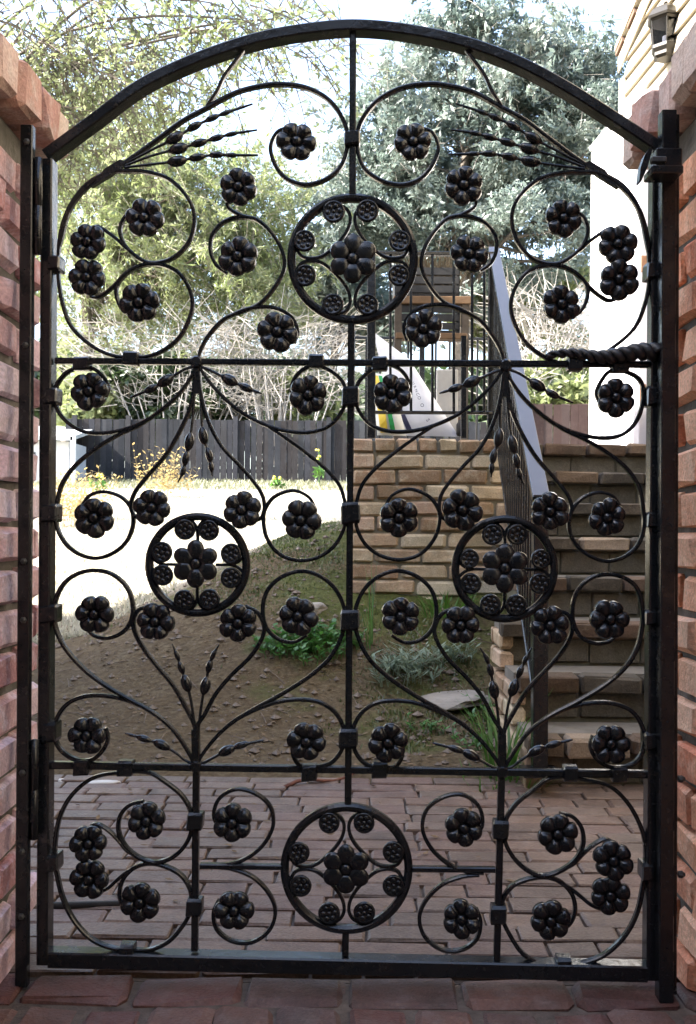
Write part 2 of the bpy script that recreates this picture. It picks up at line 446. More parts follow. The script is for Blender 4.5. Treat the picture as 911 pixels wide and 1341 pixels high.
# ------------------------------------------------------------------ stairs and terrace
RISE, TREAD, ST_D = .158, .28, 3.17
st = thing('brick_stairs', 'old brick stairs with dark nosings climbing beside the retaining wall', 'stairs', (1.3, ST_D-D0, 0))
SB = brick_set(M['stair_brick'], 8, .10, .06)
RB = brick_set(M['riser_brick'], 6, .05, .03)
def left_x(k): return .585 if k <= 3 else (.68 if k == 4 else .785)
XR = 2.15
for k in range(1, 9):
    d_ = ST_D + (k-1)*TREAD; zt = RISE*k; lx = left_x(k)
    mb = MB(); back = ST_D + 8*TREAD + .4
    mb.box((lx+.012-1.3, d_+.068-ST_D, zt-RISE-.02), (XR-1.3, (d_+TREAD+.06 if k < 8 else back)-ST_D, zt-.062)); mb.build('riser', M['render'], st)
    if k < 8:
        mb = MB(); mb.box((lx+.006-1.3, d_+.108-ST_D, zt-.062), (XR-1.3, d_+TREAD+.028-ST_D, zt-.006)); mb.build('tread', M['tread'], st)
    x = lx - random.uniform(0, .02)
    while x < XR - .03:
        L = .215*random.uniform(.5 if random.random() < .25 else .93, 1.06); L = min(L, XR-x)
        put(SB, st, (x+L/2-1.3, d_+.053-ST_D+random.uniform(-.006,.004), zt-.031+random.uniform(-.003,.003)), (L-.010, .106, .058), 'nosing_brick', 0, .015); x += L
    x = lx + .014 - random.uniform(0, .1); 
    while x < XR - .03:
        L = .212*random.uniform(.9,1.1); a0 = max(x, lx+.006); L2 = min(x+L, XR)-a0
        if L2 > .03: put(RB, st, (a0+L2/2-1.3, d_+.085-ST_D+random.uniform(-.003,.003), zt-RISE+.047), (L2-.006, .055, .090), 'riser_brick', 0, .006)
        x += L
# brick cheek at the open side of the low steps
for k in range(1, 4):
    for j in range(2):
        d_ = ST_D + (k-1)*TREAD
        a = d_ + .02
        while a < ST_D + 3*TREAD - .04:
            L = min(.21, ST_D+3*TREAD-a)
            put(WB, st, (.585-1.3+.012, a+L/2-ST_D, RISE*k-.075-.072*j), (L-.012, .05, .060), 'cheek_brick', R(90), .02); a += L
mb = MB(); mb.box((.02, WALL_D+.225-D0, .2), (.80, 9.2-D0, LAND_Z-.012)); mb.box((.80, 5.24-D0, .2), (2.4, 9.2-D0, LAND_Z-.014))
tag(mb.build('terrace', M['tread']), kind='structure')
# ------------------------------------------------------------------ wrought iron gate, traced on its own plane
gate = thing('iron_gate', 'black wrought iron arched gate with scrolls, rosettes and four rings', 'gate', (0, 0, 0), -YAW)
IR = M['iron']
def prof(w_, t_, ch):                        # chamfered bar section: in-plane half width, depth half
    a, b = w_/2, t_/2
    return [(-a,-b+ch),(-a+ch,-b),(a-ch,-b),(a,-b+ch),(a,b-ch),(a-ch,b),(-a+ch,b),(-a,b-ch)]
def bar_path(mb, P, w_, t_, y=0.0, ch=None, closed=False, taper=None, wob=0):
    n = len(P); pr = prof(w_, t_, ch if ch else min(w_, t_)*.22); rings = []
    for i, p in enumerate(P):
        a = P[(i-1) % n] if (closed or i > 0) else P[0]
        c = P[(i+1) % n] if (closed or i < n-1) else P[-1]
        tv = Vector((c[0]-a[0], c[1]-a[1])); tv.normalize(); nv = Vector((-tv.y, tv.x))
        k = 1.0
        if taper: k = taper(i/(n-1))
        if wob: k *= 1 + random.uniform(-wob, wob)
        rings.append([(p[0]+nv.x*u*k, y+v*(.6+.4*k), p[1]+nv.y*u*k) for u, v in pr])
    mb.sweep(rings, True, closed)
def GP(pts): return [Vector(G(*p)) for p in pts]
def iron(name, mb, parent=gate, smooth=False, mt=None): return mb.build(name, mt or IR, parent, smooth)
def straight(name, a, b, w_, t_, y=0.0, ch=.002, n=2):
    A, B = Vector(G(*a)), Vector(G(*b)); mb = MB()
    bar_path(mb, [A.lerp(B, i/n) for i in range(n+1)], w_, t_, y, ch, wob=.04 if n > 4 else 0); return iron(name, mb)

# frame
straight('stile', (64.5,212), (58.5,1259), .022, .036, 0, .0025)
straight('stile', (859.5,200), (851,1279), .022, .036, 0, .0025)
straight('bottom_rail', (66,1253), (845,1271.5), .030, .036, 0, .003)
ARCH = [(62,206),(123,161),(184,116),(234,91),(290,69),(350,51.5),(414,41),(462,37.5),(526,42.5),(602,58),(668,81),(733,114),(794,152),(862,197)]
mb = MB(); bar_path(mb, catmull(GP(ARCH), sub=6), .0205, .036, 0, .0025); iron('arch_bar', mb)
straight('cross_bar', (73,473), (852,477.5), .0115, .016, 0, .002, 24)
straight('cross_bar', (67,1001.5), (846,1013.5), .0135, .016, 0, .002, 24)
CB = [((462,45),(461.5,258)), ((459.8,424),(455.6,1051)), ((452.5,1220),(452,1250))]
for a, b in CB: straight('centre_bar', a, b, .0125, .016, 0, .002, 20)
straight('post_bar', (257,1008), (255,1244), .0125, .016, 0, .002, 12)
straight('post_bar', (656.5,1013), (650,1260), .0125, .016, 0, .002, 12)
straight('short_bar', (262,1133.5), (369,1135), .010, .014)
straight('short_bar', (540,1137.5), (648,1138.5), .010, .014)
# rings
RINGS = {'a': (461.5,339.5,80,80), 'b': (259,739.5,63.5,63), 'c': (660.5,745,64.5,65), 'd': (453.7,1136.5,81,80)}
for k, (cx, cy, rx, ry) in RINGS.items():
    P = [Vector(G(cx+rx*math.cos(2*math.pi*i/64), cy+ry*math.sin(2*math.pi*i/64))) for i in range(64)]
    mb = MB(); bar_path(mb, P, .0155 if k in 'ad' else .0145, .020, 0, .005, True); iron('ring', mb, smooth=False)

# rosettes: where they sit, left ones with the right-hand partner
PAIRS = [((389,190),(540,191)),((314,249),(606,247)),((192,289),(735,290)),((118,320),(807,323)),((116,366),(808,369)),((185,399),(733,401)),
 ((313,339),(613,336)),((364,437),(554,433)),((120,514),(804,522)),((404,519),(513,517)),((126,678),(793,678)),((201,665),(718,670)),
 ((318,668),(604,668)),((395,681),(522,678)),((127,803),(796,810)),((206,813),(718,818)),((313,815),(602,818)),((391,806),(524,806)),
 ((117,961),(797,972)),((402,969),(508,970)),((119,1101),(800,1123)),((120,1147),(797,1169)),((194,1072),(728,1089)),((186,1177),(719,1201)),
 ((306,1074),(606,1081)),((308,1188),(603,1199))]
# fixed anchors (collars, joints, centre line) that also pair left with right
ANCH = [((158,220),(771,222)),((257,475),(662,479)),((257,1004),(657,1011)),((74,347),(852,357)),((62,520),(852,520)),((64,672),(852,681)),((62,803),(850,808)),
 ((66,957),(849,968)),((72,1127),(845,1138)),((108,476),(810,480)),((172,469),(752,478)),((108,1004),(810,1013)),((165,1005),(746,1012)),((256,1074),(655,1085)),
 ((255,1186),(652,1196)),((167,1248),(737,1268)),((461,183),(461,183)),((459,520),(459,520)),((459,672),(459,672)),((458,812),(458,812)),((456,966),(456,966)),
 ((452,204),(470,205)),((437,340),(489,340))]
UL = np.array([G(*a) for a, b in PAIRS+ANCH]); UR = np.array([G(*b) for a, b in PAIRS+ANCH])
AX = .5*(UL[:,0]+UR[:,0]).mean()
RES = UR - np.stack([2*AX-UL[:,0], UL[:,1]], 1)
def mirror(p):
    q = np.array([2*AX-p[0], p[1]]); src = np.stack([2*AX-UL[:,0], UL[:,1]], 1)
    d2 = ((src-q)**2).sum(1); wgt = 1/(d2+.00006)**1.5
    return Vector(q + (RES*wgt[:,None]).sum(0)/wgt.sum())

SCROLLS = {
 'frond_scroll': [(75.5,346),(80,302),(93,268),(115,241),(158,217),(210,180),(240,158),(270,142),(310,121),(350,111.5),(368,110.5),(400,115),(430,131),(448,155),(455,178),(452,204),(444,221),(426.5,235),(410,241),(396,242),(376,235),(363.6,222),(355,202),(354.6,190),(363.5,173),(378,167)],
 'upper_loop': [(78,322),(93,271),(120,240),(148,225),(165,224),(189,225),(221.6,235),(248,263),(254.5,288),(247,317),(224,339),(194,344),(173.6,332),(161,317),(157,301),(163.5,284),(176,275)],
 'lower_loop': [(75.5,346),(77,370),(81,394),(93,427),(121,453.6),(148,466),(172,468),(201,465),(232,445),(248,417),(252,397),(247,376.6),(232,356),(209,346.5),(186,347.5),(166,357.6),(153,374),(153.4,392),(161,407),(171,414)],
 'link_scroll': [(118,299),(128,297),(143,306),(157,317),(163,323),(173.6,331)],
 'link_scroll.b': [(118,389),(127,390),(138,384),(151,373),(160,363),(172,353)],
 'bracing_twig': [(319,66),(308,80.6),(293,101),(284,120),(270,140)],
 'ring_side_scroll': [(297,262),(299,272),(315.5,282.5),(336,288),(356,306),(370,331),(372,351),(361,374),(341,397),(323,406),(295,417),(275,437),(263,457),(259,472)],
 'ring_side_loop': [(330,286),(315.5,284.5),(293,290.6),(278,308),(275.5,328),(283,347),(297,358)],
 'ring_side_tail': [(300,414),(323,405),(346,402),(368.6,407),(384,419),(389.5,434.5),(385,450)],
 'fan_scroll': [(255,482),(251,492),(235,515),(212,536.5),(184.5,554.5),(157,564),(129,567.5),(106,564),(85,550),(75,536),(71.5,518),(74,505),(85,490),(99,482.5),(112,480),(124,484),(136,494.6),(142,508),(138,520)],
 'fan_scroll.b': [(205,541),(184,556),(152,571),(124.5,588),(97,611),(81,634),(75,656),(72.5,673),(74.5,690),(85,711),(104,726),(127,731),(150,723),(166,708),(174,687),(172,667),(160,652),(136,644),(117,649),(107,662)],
 'fan_scroll.c': [(256,486),(251,527),(237.5,561),(217,596),(191,626),(176,646),(171.5,662),(175,674),(184,680)],
 'fan_scroll.d': [(262,482),(268,492),(283,510.5),(313,538),(346,556),(376,565),(406.6,566),(432,557),(448,538),(453,520),(449.5,502),(437,489),(424,482),(411,479),(397,484),(386,495),(381,510.5),(387,524)],
 'fan_scroll.e': [(350,558),(371,572),(401.5,594),(427,615),(444.5,636),(451,656),(453,674),(449.5,694),(437,715.6),(417,729.5),(391,734),(366,725.7),(350,706),(345,685),(346.5,669),(358.6,651),(384,642.5),(404,651),(413,665)],
 'fan_scroll.f': [(260,487),(263,515),(272.7,551),(290,584),(313,609),(333,632),(343.5,649),(346,666),(342,678),(334,683)],
 'root_scroll': [(253,998),(249,989),(226,954.5),(198,931.5),(166,914),(136,896),(111,877),(89,853),(76,830.6),(70.5,806),(74,783),(85,763),(101.5,751.5),(122,747),(145,751),(164,766),(173,786),(173,809),(162,827),(141,835.5),(123,832),(113,822)],
 'root_scroll.b': [(190,927),(166,917),(141,911.5),(113,911.5),(90,920.5),(76,938),(71.5,957),(76,977),(90,990.5),(106,996),(122,994),(135,982),(141,968),(138,953)],
 'root_scroll.c': [(256,985),(255,952),(242,924.5),(226,897),(203,869),(189,851),(176.5,828),(174.5,811),(182,798.5),(196,794)],
 'root_scroll.d': [(260,998),(263,991),(283,965),(304,946),(326,932),(371,907.5),(409,882.7),(432,861),(446,836),(452,812),(449,791),(437,769),(417,753.5),(394,748),(368,756),(350,773.6),(344,797),(348.5,821),(363.6,836.5),(384,841),(402,832)],
 'root_scroll.e': [(310,942),(333,930),(363.6,919),(391,915.8),(419,919.5),(439,933),(449,951),(451,967),(446,984),(434,998),(420,1003),(405,1003),(393,1002),(384,990),(382,974)],
 'root_scroll.f': [(258,985),(258,952),(267.7,936),(283,908),(303,884),(328,859.5),(342.5,837),(346,821),(337,802),(321,793.5)],
 'corner_scroll': [(165,1010),(196,1012),(216.6,1024),(237,1040.5),(248,1058),(251,1074),(249.5,1092),(239,1111),(221.6,1124.5),(201.4,1129),(181,1122),(163.5,1107),(155,1086),(158.5,1066),(171,1053.5),(188,1049)],
 'corner_scroll.b': [(165,1010),(123,1018),(95,1040),(80,1066),(73.5,1093),(72,1126),(75.5,1148),(83,1177),(98,1206.5),(120.6,1229.7),(146,1240.5),(168,1243)],
 'corner_scroll.c': [(168,1243),(196,1243.5),(221.6,1232),(241,1209.5),(249,1194),(251,1182),(248.5,1164),(237,1146),(216.6,1134.5),(196,1130.5),(176,1136),(161.5,1151),(156.5,1171),(162,1187),(174,1194)],
 'corner_link': [(119,1080),(128,1079),(143,1088),(156,1101),(165,1112),(178,1121)],
 'corner_link.b': [(120,1167),(128,1168),(141,1163),(153.4,1152),(165,1142.5),(180,1135)],
 'side_curl': [(277,1133),(298,1131.5),(318,1126),(343,1108),(357.5,1081),(353.5,1056),(334,1039),(308,1033.5),(286,1047),(280,1070),(288,1085)],
 'side_curl.b': [(283,1135.5),(303,1137.5),(332,1149),(353.5,1172),(360.5,1193),(353,1217),(329,1233.5),(303,1231.5),(284,1216.5),(279.5,1194),(286,1178)],
}
HEAVY = ('frond_scroll','root_scroll','corner_scroll')
for nm, pts in SCROLLS.items():
    base = nm.split('.')[0]
    P = catmull(GP(pts), sub=6)
    wv = .0076 if base in HEAVY else (.0062 if 'link' in base or base == 'bracing_twig' else .0069)
    for Q in (P, [mirror(p) for p in P]):
        mb = MB(); y = 0.0
        bar_path(mb, Q, wv, .0135, y + random.uniform(-.0012,.0012), .0022, taper=lambda s: .72+.28*min(1, 6*min(s, 1-s)+.15), wob=.02)
        iron(base, mb)
# frond gussets where the fronds spring from the stile, and the plates at the fan joints
for Q in (1, -1):
    P = GP([(120,246),(146,230),(166,214),(158,210),(138,222)]); P = P if Q == 1 else [mirror(p) for p in P]
    mb = MB(); n = len(P); mb.add([(p.x,-.006,p.y) for p in P]+[(p.x,.006,p.y) for p in P], [tuple(range(n)), tuple(range(2*n-1,n-1,-1))]+[(i,i+n,(i+1)%n+n,(i+1)%n) for i in range(n)]); iron('frond_gusset', mb)
# budded stalks: (path, beads as (index along the path, radius px))
def stalk(pts, beads, r0=1.9, flip=False):
    P = GP(pts); P = [mirror(p) for p in P] if flip else P
    D = catmull(P, sub=1); 
    # resample
    fine = catmull(P, sub=14); L = [0]
    for i in range(1, len(fine)): L.append(L[-1]+(fine[i]-fine[i-1]).length)
    cum = [L[i*14] for i in range(len(P))]
    n = max(24, int(L[-1]/.0022)); rings = []; rad = []
    for i in range(n+1):
        s = L[-1]*i/n; k = 0
        while k < len(L)-2 and L[k+1] < s: k += 1
        f = (s-L[k])/max(L[k+1]-L[k], 1e-9); p = fine[k].lerp(fine[k+1], min(f,1))
        r = r0*PXM
        for bi, br, bl in beads: 
            x = (s-cum[bi])/(bl*PXM); r = max(r, br*PXM*math.sqrt(max(0, 1-x*x)) if abs(x) < 1 else 0)
        if s > L[-1]*.93: r *= 1-.5*(s/L[-1]-.93)/.07
        rings.append((p.x, -.003, p.y)); rad.append(r)
    mb = MB(); mb.tube(rings, rad, 8); iron('budded_stalk', mb, smooth=True)
STALKS = [
 ([(162,216),(195,199),(229,181.6),(254.5,166.5),(278,155.5),(295,149),(331,137)], [(2,7.2,13),(3,5.4,11),(4,4.4,10),(5,3.4,9),(6,2.4,9)]),
 ([(163,218),(198,205),(234,195.5),(261,188),(283.5,181.6),(303,176.5),(337,171)], [(2,7.6,13),(3,5.6,11),(4,4.6,10),(5,3.5,9),(6,2.4,10)]),
 ([(163,220),(198,216),(232,212),(258,207),(283.5,203.5),(303,204),(338,204)], [(2,7.6,13),(3,5.4,11),(4,4.6,10),(5,3.4,9),(6,2.4,12)]),
 ([(255,484),(254,530),(248,579),(243,600.6),(240,617),(233,632)], [(2,6.5,12),(3,5,10),(4,3.8,8)]),
 ([(258,484),(262.6,520),(266,571),(274,596),(276.5,611.5),(278,624)], [(2,6.5,12),(3,5,10),(4,3.8,8)]),
 ([(255,480),(242,484),(217,499),(198,509.6),(171,521)], [(2,7.4,12),(3,5.2,10)]),
 ([(260,480),(270,483),(300.5,498),(322,508),(343,516)], [(2,7.4,12),(3,5.2,10)]),
 ([(256,985),(254,945),(249,911),(244,894.6),(237.5,874),(232,858),(226,843)], [(3,7,12),(4,4.6,9),(5,3.4,8)]),
 ([(258,985),(261,946),(266,910.5),(269,898),(274,872.6),(279,858),(287,844)], [(3,7,12),(4,4.6,9),(5,3.4,8)]),
 ([(254,1000),(244,996),(230.6,985.6),(212,975),(189,967),(164,960)], [(3,6.6,12),(4,4.8,11)]),
 ([(260,1001),(268,998),(283,990),(297,982.5),(315.6,975.6),(346,969)], [(3,6.8,12),(4,4.8,11)]),
]
for pts, beads in STALKS:
    stalk(pts, beads); stalk(pts, beads, flip=True)
# stems under the fan joints
straight('fan_stem', (257.5,476), (257.3,516), .0120, .013); straight('fan_stem', (662,480), (661.5,520), .0120, .013)
straight('fan_stem', (256,955), (256.8,1003), .0150, .015); straight('fan_stem', (657,962), (657,1010), .0150, .015)
for px, py in ((257.5,474.5),(662,479),(257,1003.5),(657,1010.5)):
    g = G(px, py); mb = MB()
    mb.lathe([(.009,-.011),(.0125,-.006),(.0125,.008),(.009,.011)], (0,0,0), 10)
    mb.v = [(x+g[0], z, y*1.0+g[1]) for x, y, z in mb.v]; iron('joint_boss', mb)

# collars
cub = chamfer_brick(3, .10, .01); cub.materials.append(IR); cub.name = 'collar'
COL = [(461,183,21,19),(172,470,21,18),(108,477,22,18),(414,474,21,18),(459,520,23,26),(459,672,25,28),(458,812,25,27),(456,966,25,25),
 (165,1005,21,20),(108,1004,21,20),(405,1011,21,21),(256,1074,21,23),(255,1186,21,23),(167,1249,20,30),(74,347,15,20),(70,520,16,22),(68,672,20,24),(67,803,22,24),(68,957,18,26),(71,1127,17,22),
 (752,478,20,16),(811,480,22,17),(497,477,21,18),(746,1012,19,20),(810,1013,20,19),(497,1007,21,21),(655,1085,21,24),(652,1196,21,24),(737,1266,20,30),(852,357,16,22),(852,520,16,26),(852,681,16,20),(849,808,15,19),(849,968,15,22),(845,1138,15,22)]
for px, py, cw, chh in COL:
    g = G(px, py); o = link('collar', cub, gate, (g[0], -.001, g[1]))
    o.scale = (cw*PXM, .030 if 90 < px < 840 else .044, chh*PXM); o.rotation_euler = (0, random.uniform(-.05,.05), 0)

# rosettes
def petal(mb, ang, r0, rl, rw, rh, sq=.0):
    c = Vector((math.cos(ang)*r0, -.2*rh, math.sin(ang)*r0))
    Mx = Matrix(((math.cos(ang), 0, -math.sin(ang)), (0,1,0), (math.sin(ang), 0, math.cos(ang))))
    mb.ellipsoid(c, (rl, rh, rw), Mx, 10, 7)
def rosette_mesh(seed, np_=6, hp=.30, boss=False):
    """one pressed plate: six joined petals with valleys between them, slightly dented"""
    r = random.Random(seed); mb = MB(); n = np_*8; rs = [0,.14,.24,.30,.38,.48,.60,.72,.82,.90,.96,1.0]
    pk = [(r.uniform(.86,1.10), r.uniform(.96,1.04)) for _ in range(np_)]; rings = []
    for k, q in enumerate(rs):
        ring = []
        for i in range(n):
            th = 2*math.pi*i/n; pi_ = int(((th + math.pi/np_) % (2*math.pi))/(2*math.pi/np_)) % np_
            c_ = abs(math.cos(np_*th/2)); lob = c_**.55; Rr = (.845+.155*c_**.6)*pk[pi_][1]
            f = max(0., 1-((q-.63)/.385)**2)**.5
            y = -hp*pk[pi_][0]*f*(.18+.82*lob) - .02 + .012*r.uniform(-1,1)
            if q >= 1.0: y = .10
            ring.append((Rr*q*math.cos(th), y, Rr*q*math.sin(th)))
        rings.append(ring)
    rings[0] = [(0,-.05,0)]*n; mb.sweep(rings, False)
    mb.f.append(tuple((len(rs)-1)*n+i for i in range(n)))
    return mb.mesh('rosette', IR, True)
RM = [rosette_mesh(i) for i in range(9)]
bm_ = MB(); bm_.ellipsoid((0,0,0), (.25,.20,.25), None, 12, 8); BOSS = bm_.mesh('boss', IR, True)
def rosette(px, py, dia=50):
    g = G(px, py); k = dia/2*PXM
    o = link('rosette', random.choice(RM), gate, (g[0], -.016+random.uniform(-.002,.002), g[1])); o.scale = (k*random.uniform(.97,1.03), k, k*random.uniform(.97,1.03))
    o.rotation_euler = (random.uniform(-.12,.12), random.uniform(0, 6.28), random.uniform(-.12,.12))
    link('boss', BOSS, o, (0, -.12, 0))
for a, b in PAIRS: rosette(*a, 51.5 + random.uniform(-2,2)); rosette(*b, 51.5 + random.uniform(-2,2))
# small rosettes in the rings: pressed discs with a rim and seven dimples
def small_mesh():
    mb = MB(); n = 20
    mb.sweep([[(r_*math.cos(2*math.pi*i/n), y, r_*math.sin(2*math.pi*i/n)) for i in range(n)] for r_, y in ((.9,.3),(1.0,.05),(.96,-.16),(.84,-.20),(.70,-.10))])
    for i in range(6): petal(mb, 2*math.pi*i/6, .52, .27, .27, .17)
    mb.ellipsoid((0,-.05,0), (.21,.16,.21), None, 8, 5)
    return mb.mesh('small_rosette', IR, True)
SM = small_mesh()
SMALL = [(437,279,15),(481,278,15),(399,317,14.5),(523,317,14.5),(400,362,14.5),(522,362,14.5),(436,400,14.5),(481,400,14.5),
 (431,1076,14),(476.5,1076,14),(391.5,1115,14.5),(515,1114,14.5),(394,1158,14.5),(515,1158,14.5),(431,1194,14.5),(477,1193,14.5),
 (243,693.5,14),(274,694.5,14),(213,723,14),(303,725,14),(214,753,14),(303,756.5,14),(242,785.5,14),(275,784.5,14),
 (644,700,14),(676.5,700,14),(614,731.5,13),(707,732,13),(616,764,14),(706,764,14),(641.5,791.5,14),(675,792,14)]
for px, py, r_ in SMALL:
    g = G(px, py); k = r_*PXM; o = link('small_rosette', SM, gate, (g[0], -.008, g[1])); o.scale = (k, k, k)
    o.rotation_euler = (random.uniform(-.1,.1), random.uniform(0, 6.28), random.uniform(-.1,.1))
PM = MB(); PM.ellipsoid((0,0,0), (.44,.20,.42), None, 12, 8); PET = PM.mesh('petal', IR, True)
def centre_flower(px, py, dia, rot):
    g = G(px, py); k = dia/2*PXM; mb = MB(); n = 20
    mb.sweep([[(.72*math.cos(2*math.pi*i/n), y, .72*math.sin(2*math.pi*i/n)) for i in range(n)] for y in (.2,.02)])
    o = iron('centre_flower', mb); o.location = (g[0], -.012, g[1]); o.scale = (k, k*.75, k)
    for i in range(6):
        a = rot + 2*math.pi*i/6; q = link('petal', PET, o, (math.cos(a)*.64, -.06, math.sin(a)*.64)); q.rotation_euler = (0, -a, 0)
        q.scale = (random.uniform(.96,1.06), random.uniform(.9,1.15), random.uniform(.9,1.02))
    b_ = link('boss', BOSS, o, (0, -.10, 0)); b_.scale = (.95, 1, .95)
centre_flower(462,341,60,R(30)); centre_flower(257.5,738,58,R(30)); centre_flower(660,744,60,R(90)); centre_flower(453,1135,60,R(30))
# scrolls inside the rings
Q1 = [(-22,-73),(-9,-67),(-3.5,-58),(-4,-46),(-10,-33),(-24,-17),(-40,-4.5),(-55,-1.5),(-67,-5),(-74,-16)]
for cx, cy in ((461.5,340),(453.5,1136.5)):
    for sx in (1,-1):
        for sy in (1,-1):
            mb = MB(); bar_path(mb, catmull(GP([(cx+sx*x, cy+sy*y) for x, y in Q1]), sub=5), .0062, .011, .002, .0015); iron('ring_curl', mb)
for cx, cy, r_ in ((258.5,739.5,1.0),(660.5,745.5,1.0)):
    for k in range(4):
        a = k*math.pi/2; ca, sa = math.cos(a), math.sin(a)
        def T(x, y): return (cx+x*ca-y*sa, cy+x*sa+y*ca)
        for pts in ([(-10,-60),(-3,-52),(0,-42),(0,-24)], [(10,-60),(3,-52),(0,-42)]):
            mb = MB(); bar_path(mb, catmull(GP([T(*p) for p in pts]), sub=4), .0055, .010, .001, .0012); iron('ring_curl', mb)

# ------------------------------------------------------------------ hinge post with its hinges, latch post with its latch
def on(px, py, d): q = at(px, py, d); return q
hp = thing('hinge_post', 'black iron hinge post bolted to the pinkish pier', 'post', tuple(at(32,1288,1.86)))
def post_bar(name, parent, a, b, w_, t_, mt=IR, ch=.002):
    P0 = Vector(parent.location); A, B = Vector(a)-P0, Vector(b)-P0; mb = MB(); pr = prof(w_, t_, ch)
    mb.sweep([[ (p.x+u, p.y+v, p.z) for u, v in pr] for p in (A, B)]); return mb.build(name, mt, parent)
post_bar('post_plate', hp, at(29,1290,1.86), at(36.5,166,1.86), .0225, .020)
for y0, y1 in ((206,334),(968,1100)):
    P0 = hp.location; A = at(50-(y0-206)*.0065, y0, 1.862)-P0; B = at(50-(y1-206)*.0065, y1, 1.862)-P0
    mb = MB(); r_ = .0080; k = 12
    mb.tube([A, A.lerp(B,.01), A.lerp(B,.495), A.lerp(B,.5), A.lerp(B,.505), A.lerp(B,.99), B], [r_*.5, r_, r_, r_*.85, r_, r_, r_*.5], k)
    h = mb.build('hinge_barrel', IR, hp, True)
for y in (186,452,735,812,1012,1115,1200):
    q = at(35-(y-166)*.0068, y, 1.85) - hp.location; mb = MB(); mb.lathe([(.0062,0),(.0062,.004),(.003,.007)], (0,0,0), 6); mb.v = [(x+q.x, -z+q.y+.001, y_+q.z) for x, y_, z in mb.v]; mb.build('bolt', M['iron_dull'], hp)
lp = thing('latch_post', 'black iron latch post against the orange red pier', 'post', tuple(at(870,1308,1.82)))
post_bar('post_tube', lp, at(869.5,1309,1.825), at(873.5,148,1.825), .026, .030)
post_bar('post_strip', lp, at(881,1300,1.838), at(884.5,152,1.838), .010, .016)
P0 = lp.location
def lbox(name, x0, y0, x1, y1, d, t_, mt=IR):
    a, b_ = at(x0, y1, d)-P0, at(x1, y0, d)-P0; mb = MB(); mb.box((a.x, a.y-t_/2, a.z), (b_.x, a.y+t_/2, b_.z)); o = mb.build(name, mt, lp)
    md = o.modifiers.new('bevel', 'BEVEL'); md.width = .002; md.segments = 1; return o
lbox('latch_box', 855,199,889,228,1.80,.040); lbox('latch_lip', 848,223,889,233,1.785,.052); lbox('latch_bolt', 852,206,872,214,1.775,.014, M['iron_dull'])
mb = MB(); pts = [at(850,197,1.79)-P0, at(846,206,1.79)-P0, at(841,222,1.79)-P0, at(836,240,1.79)-P0]
for i, w_ in enumerate((.008,.010,.009,.005)): pass
mb.sweep([[ (p.x-w_/2,p.y-.010,p.z),(p.x+w_/2,p.y-.010,p.z),(p.x+w_/2,p.y+.010,p.z),(p.x-w_/2,p.y+.010,p.z)] for p, w_ in zip(pts, (.006,.011,.012,.004))]); mb.build('latch_keeper', IR, lp)
for y in (1020, 1145): 
    q = at(888, y, 1.80)-P0; mb = MB(); mb.lathe([(.006,0),(.007,.006),(.003,.012)], (0,0,0), 8); mb.v=[(z+q.x, x+q.y, y_+q.z) for x,y_,z in mb.v]; mb.build('bolt', M['iron_dull'], lp)
# twisted black cord lying along the upper bar
A, B = Vector(at(716,466,1.86)), Vector(at(861,463,1.835)); L = (B-A).length; cd = None
cd = thing('twisted_cord', 'thick black twisted cord lying along the upper gate bar by the latch post', 'cord', tuple(A))
for ph in (0, math.pi):
    pts = []; rr = []
    for i in range(111):
        s = i/110; amp = .0035 + .0050*s; th = ph + s*2*math.pi*5.5
        pts.append((B-A)*s + Vector((0, amp*math.cos(th), amp*math.sin(th)+.004*math.sin(s*9)))); rr.append(.0040+.0055*min(1, s*1.3))
    mb = MB(); mb.tube(pts, rr, 8); mb.build('strand', plain_mat('black_cord', (.006,.006,.007), (.016,.016,.018), 90, .45, .3, .002, .5), cd, True)
# ------------------------------------------------------------------ stair handrail and terrace railing
RI = M['iron']
def rel(o, p): return Vector(p) - Vector(o.location)
hr = thing('stair_handrail', 'black iron handrail with pickets rising along the brick stairs', 'handrail', tuple(at(706,1008,3.12)))
def hbar(name, a, b, w_, t_, parent, ch=.003, mt=RI):
    A, B = rel(parent, a), rel(parent, b); tv = (B-A).normalized()
    up = Vector((0,0,1)) if abs(tv.z) < .95 else Vector((0,1,0))
    sd = tv.cross(up).normalized(); u2 = sd.cross(tv).normalized(); pr = prof(w_, t_, ch); mb = MB()
    mb.sweep([[p + sd*u + u2*v for u, v in pr] for p in (A, B)]); return mb.build(name, mt, parent)
TA, TB = at(708,655,3.13), at(646,328,5.16)
hbar('top_rail', TA, TB, .052, .030, hr, .004)
BA, BB = at(706,935,3.16), at(648,548,5.14)
sheen_m = plain_mat('painted_sky_sheen', (.075,.078,.094), (.095,.098,.115), 6, .38, .05, .001, .5)  # sky reflection on the rail's top, painted in as pale lilac
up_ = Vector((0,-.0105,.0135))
hbar('sky_sheen_strip', TA+up_, TB+up_, .050, .006, hr, .001, sheen_m)  # thin strip added to carry the painted sky sheen
hbar('bottom_rail', BA, BB, .030, .018, hr)
n = 25
for i in range(1, n):
    s = i/n; a, b_ = BA.lerp(BB, s), TA.lerp(TB, s); b_.x = a.x = (a.x+b_.x)/2
    hbar('picket', a, b_, .016, .016, hr, .002)
hbar('newel_post', at(706,1008,3.13), at(707,656,3.13), .046, .046, hr)
hbar('newel_post', Vector((TB.x, TB.y, LAND_Z)), TB, .046, .046, hr)
q = rel(hr, at(706,1009,3.13)); mb = MB(); mb.box((q.x-.055,q.y-.05,q.z-.012),(q.x+.055,q.y+.05,q.z+.006)); mb.build('base_plate', RI, hr)
tr = thing('terrace_railing', 'black iron picket railing standing on the retaining wall top', 'railing', tuple(at(486,572,5.0)))
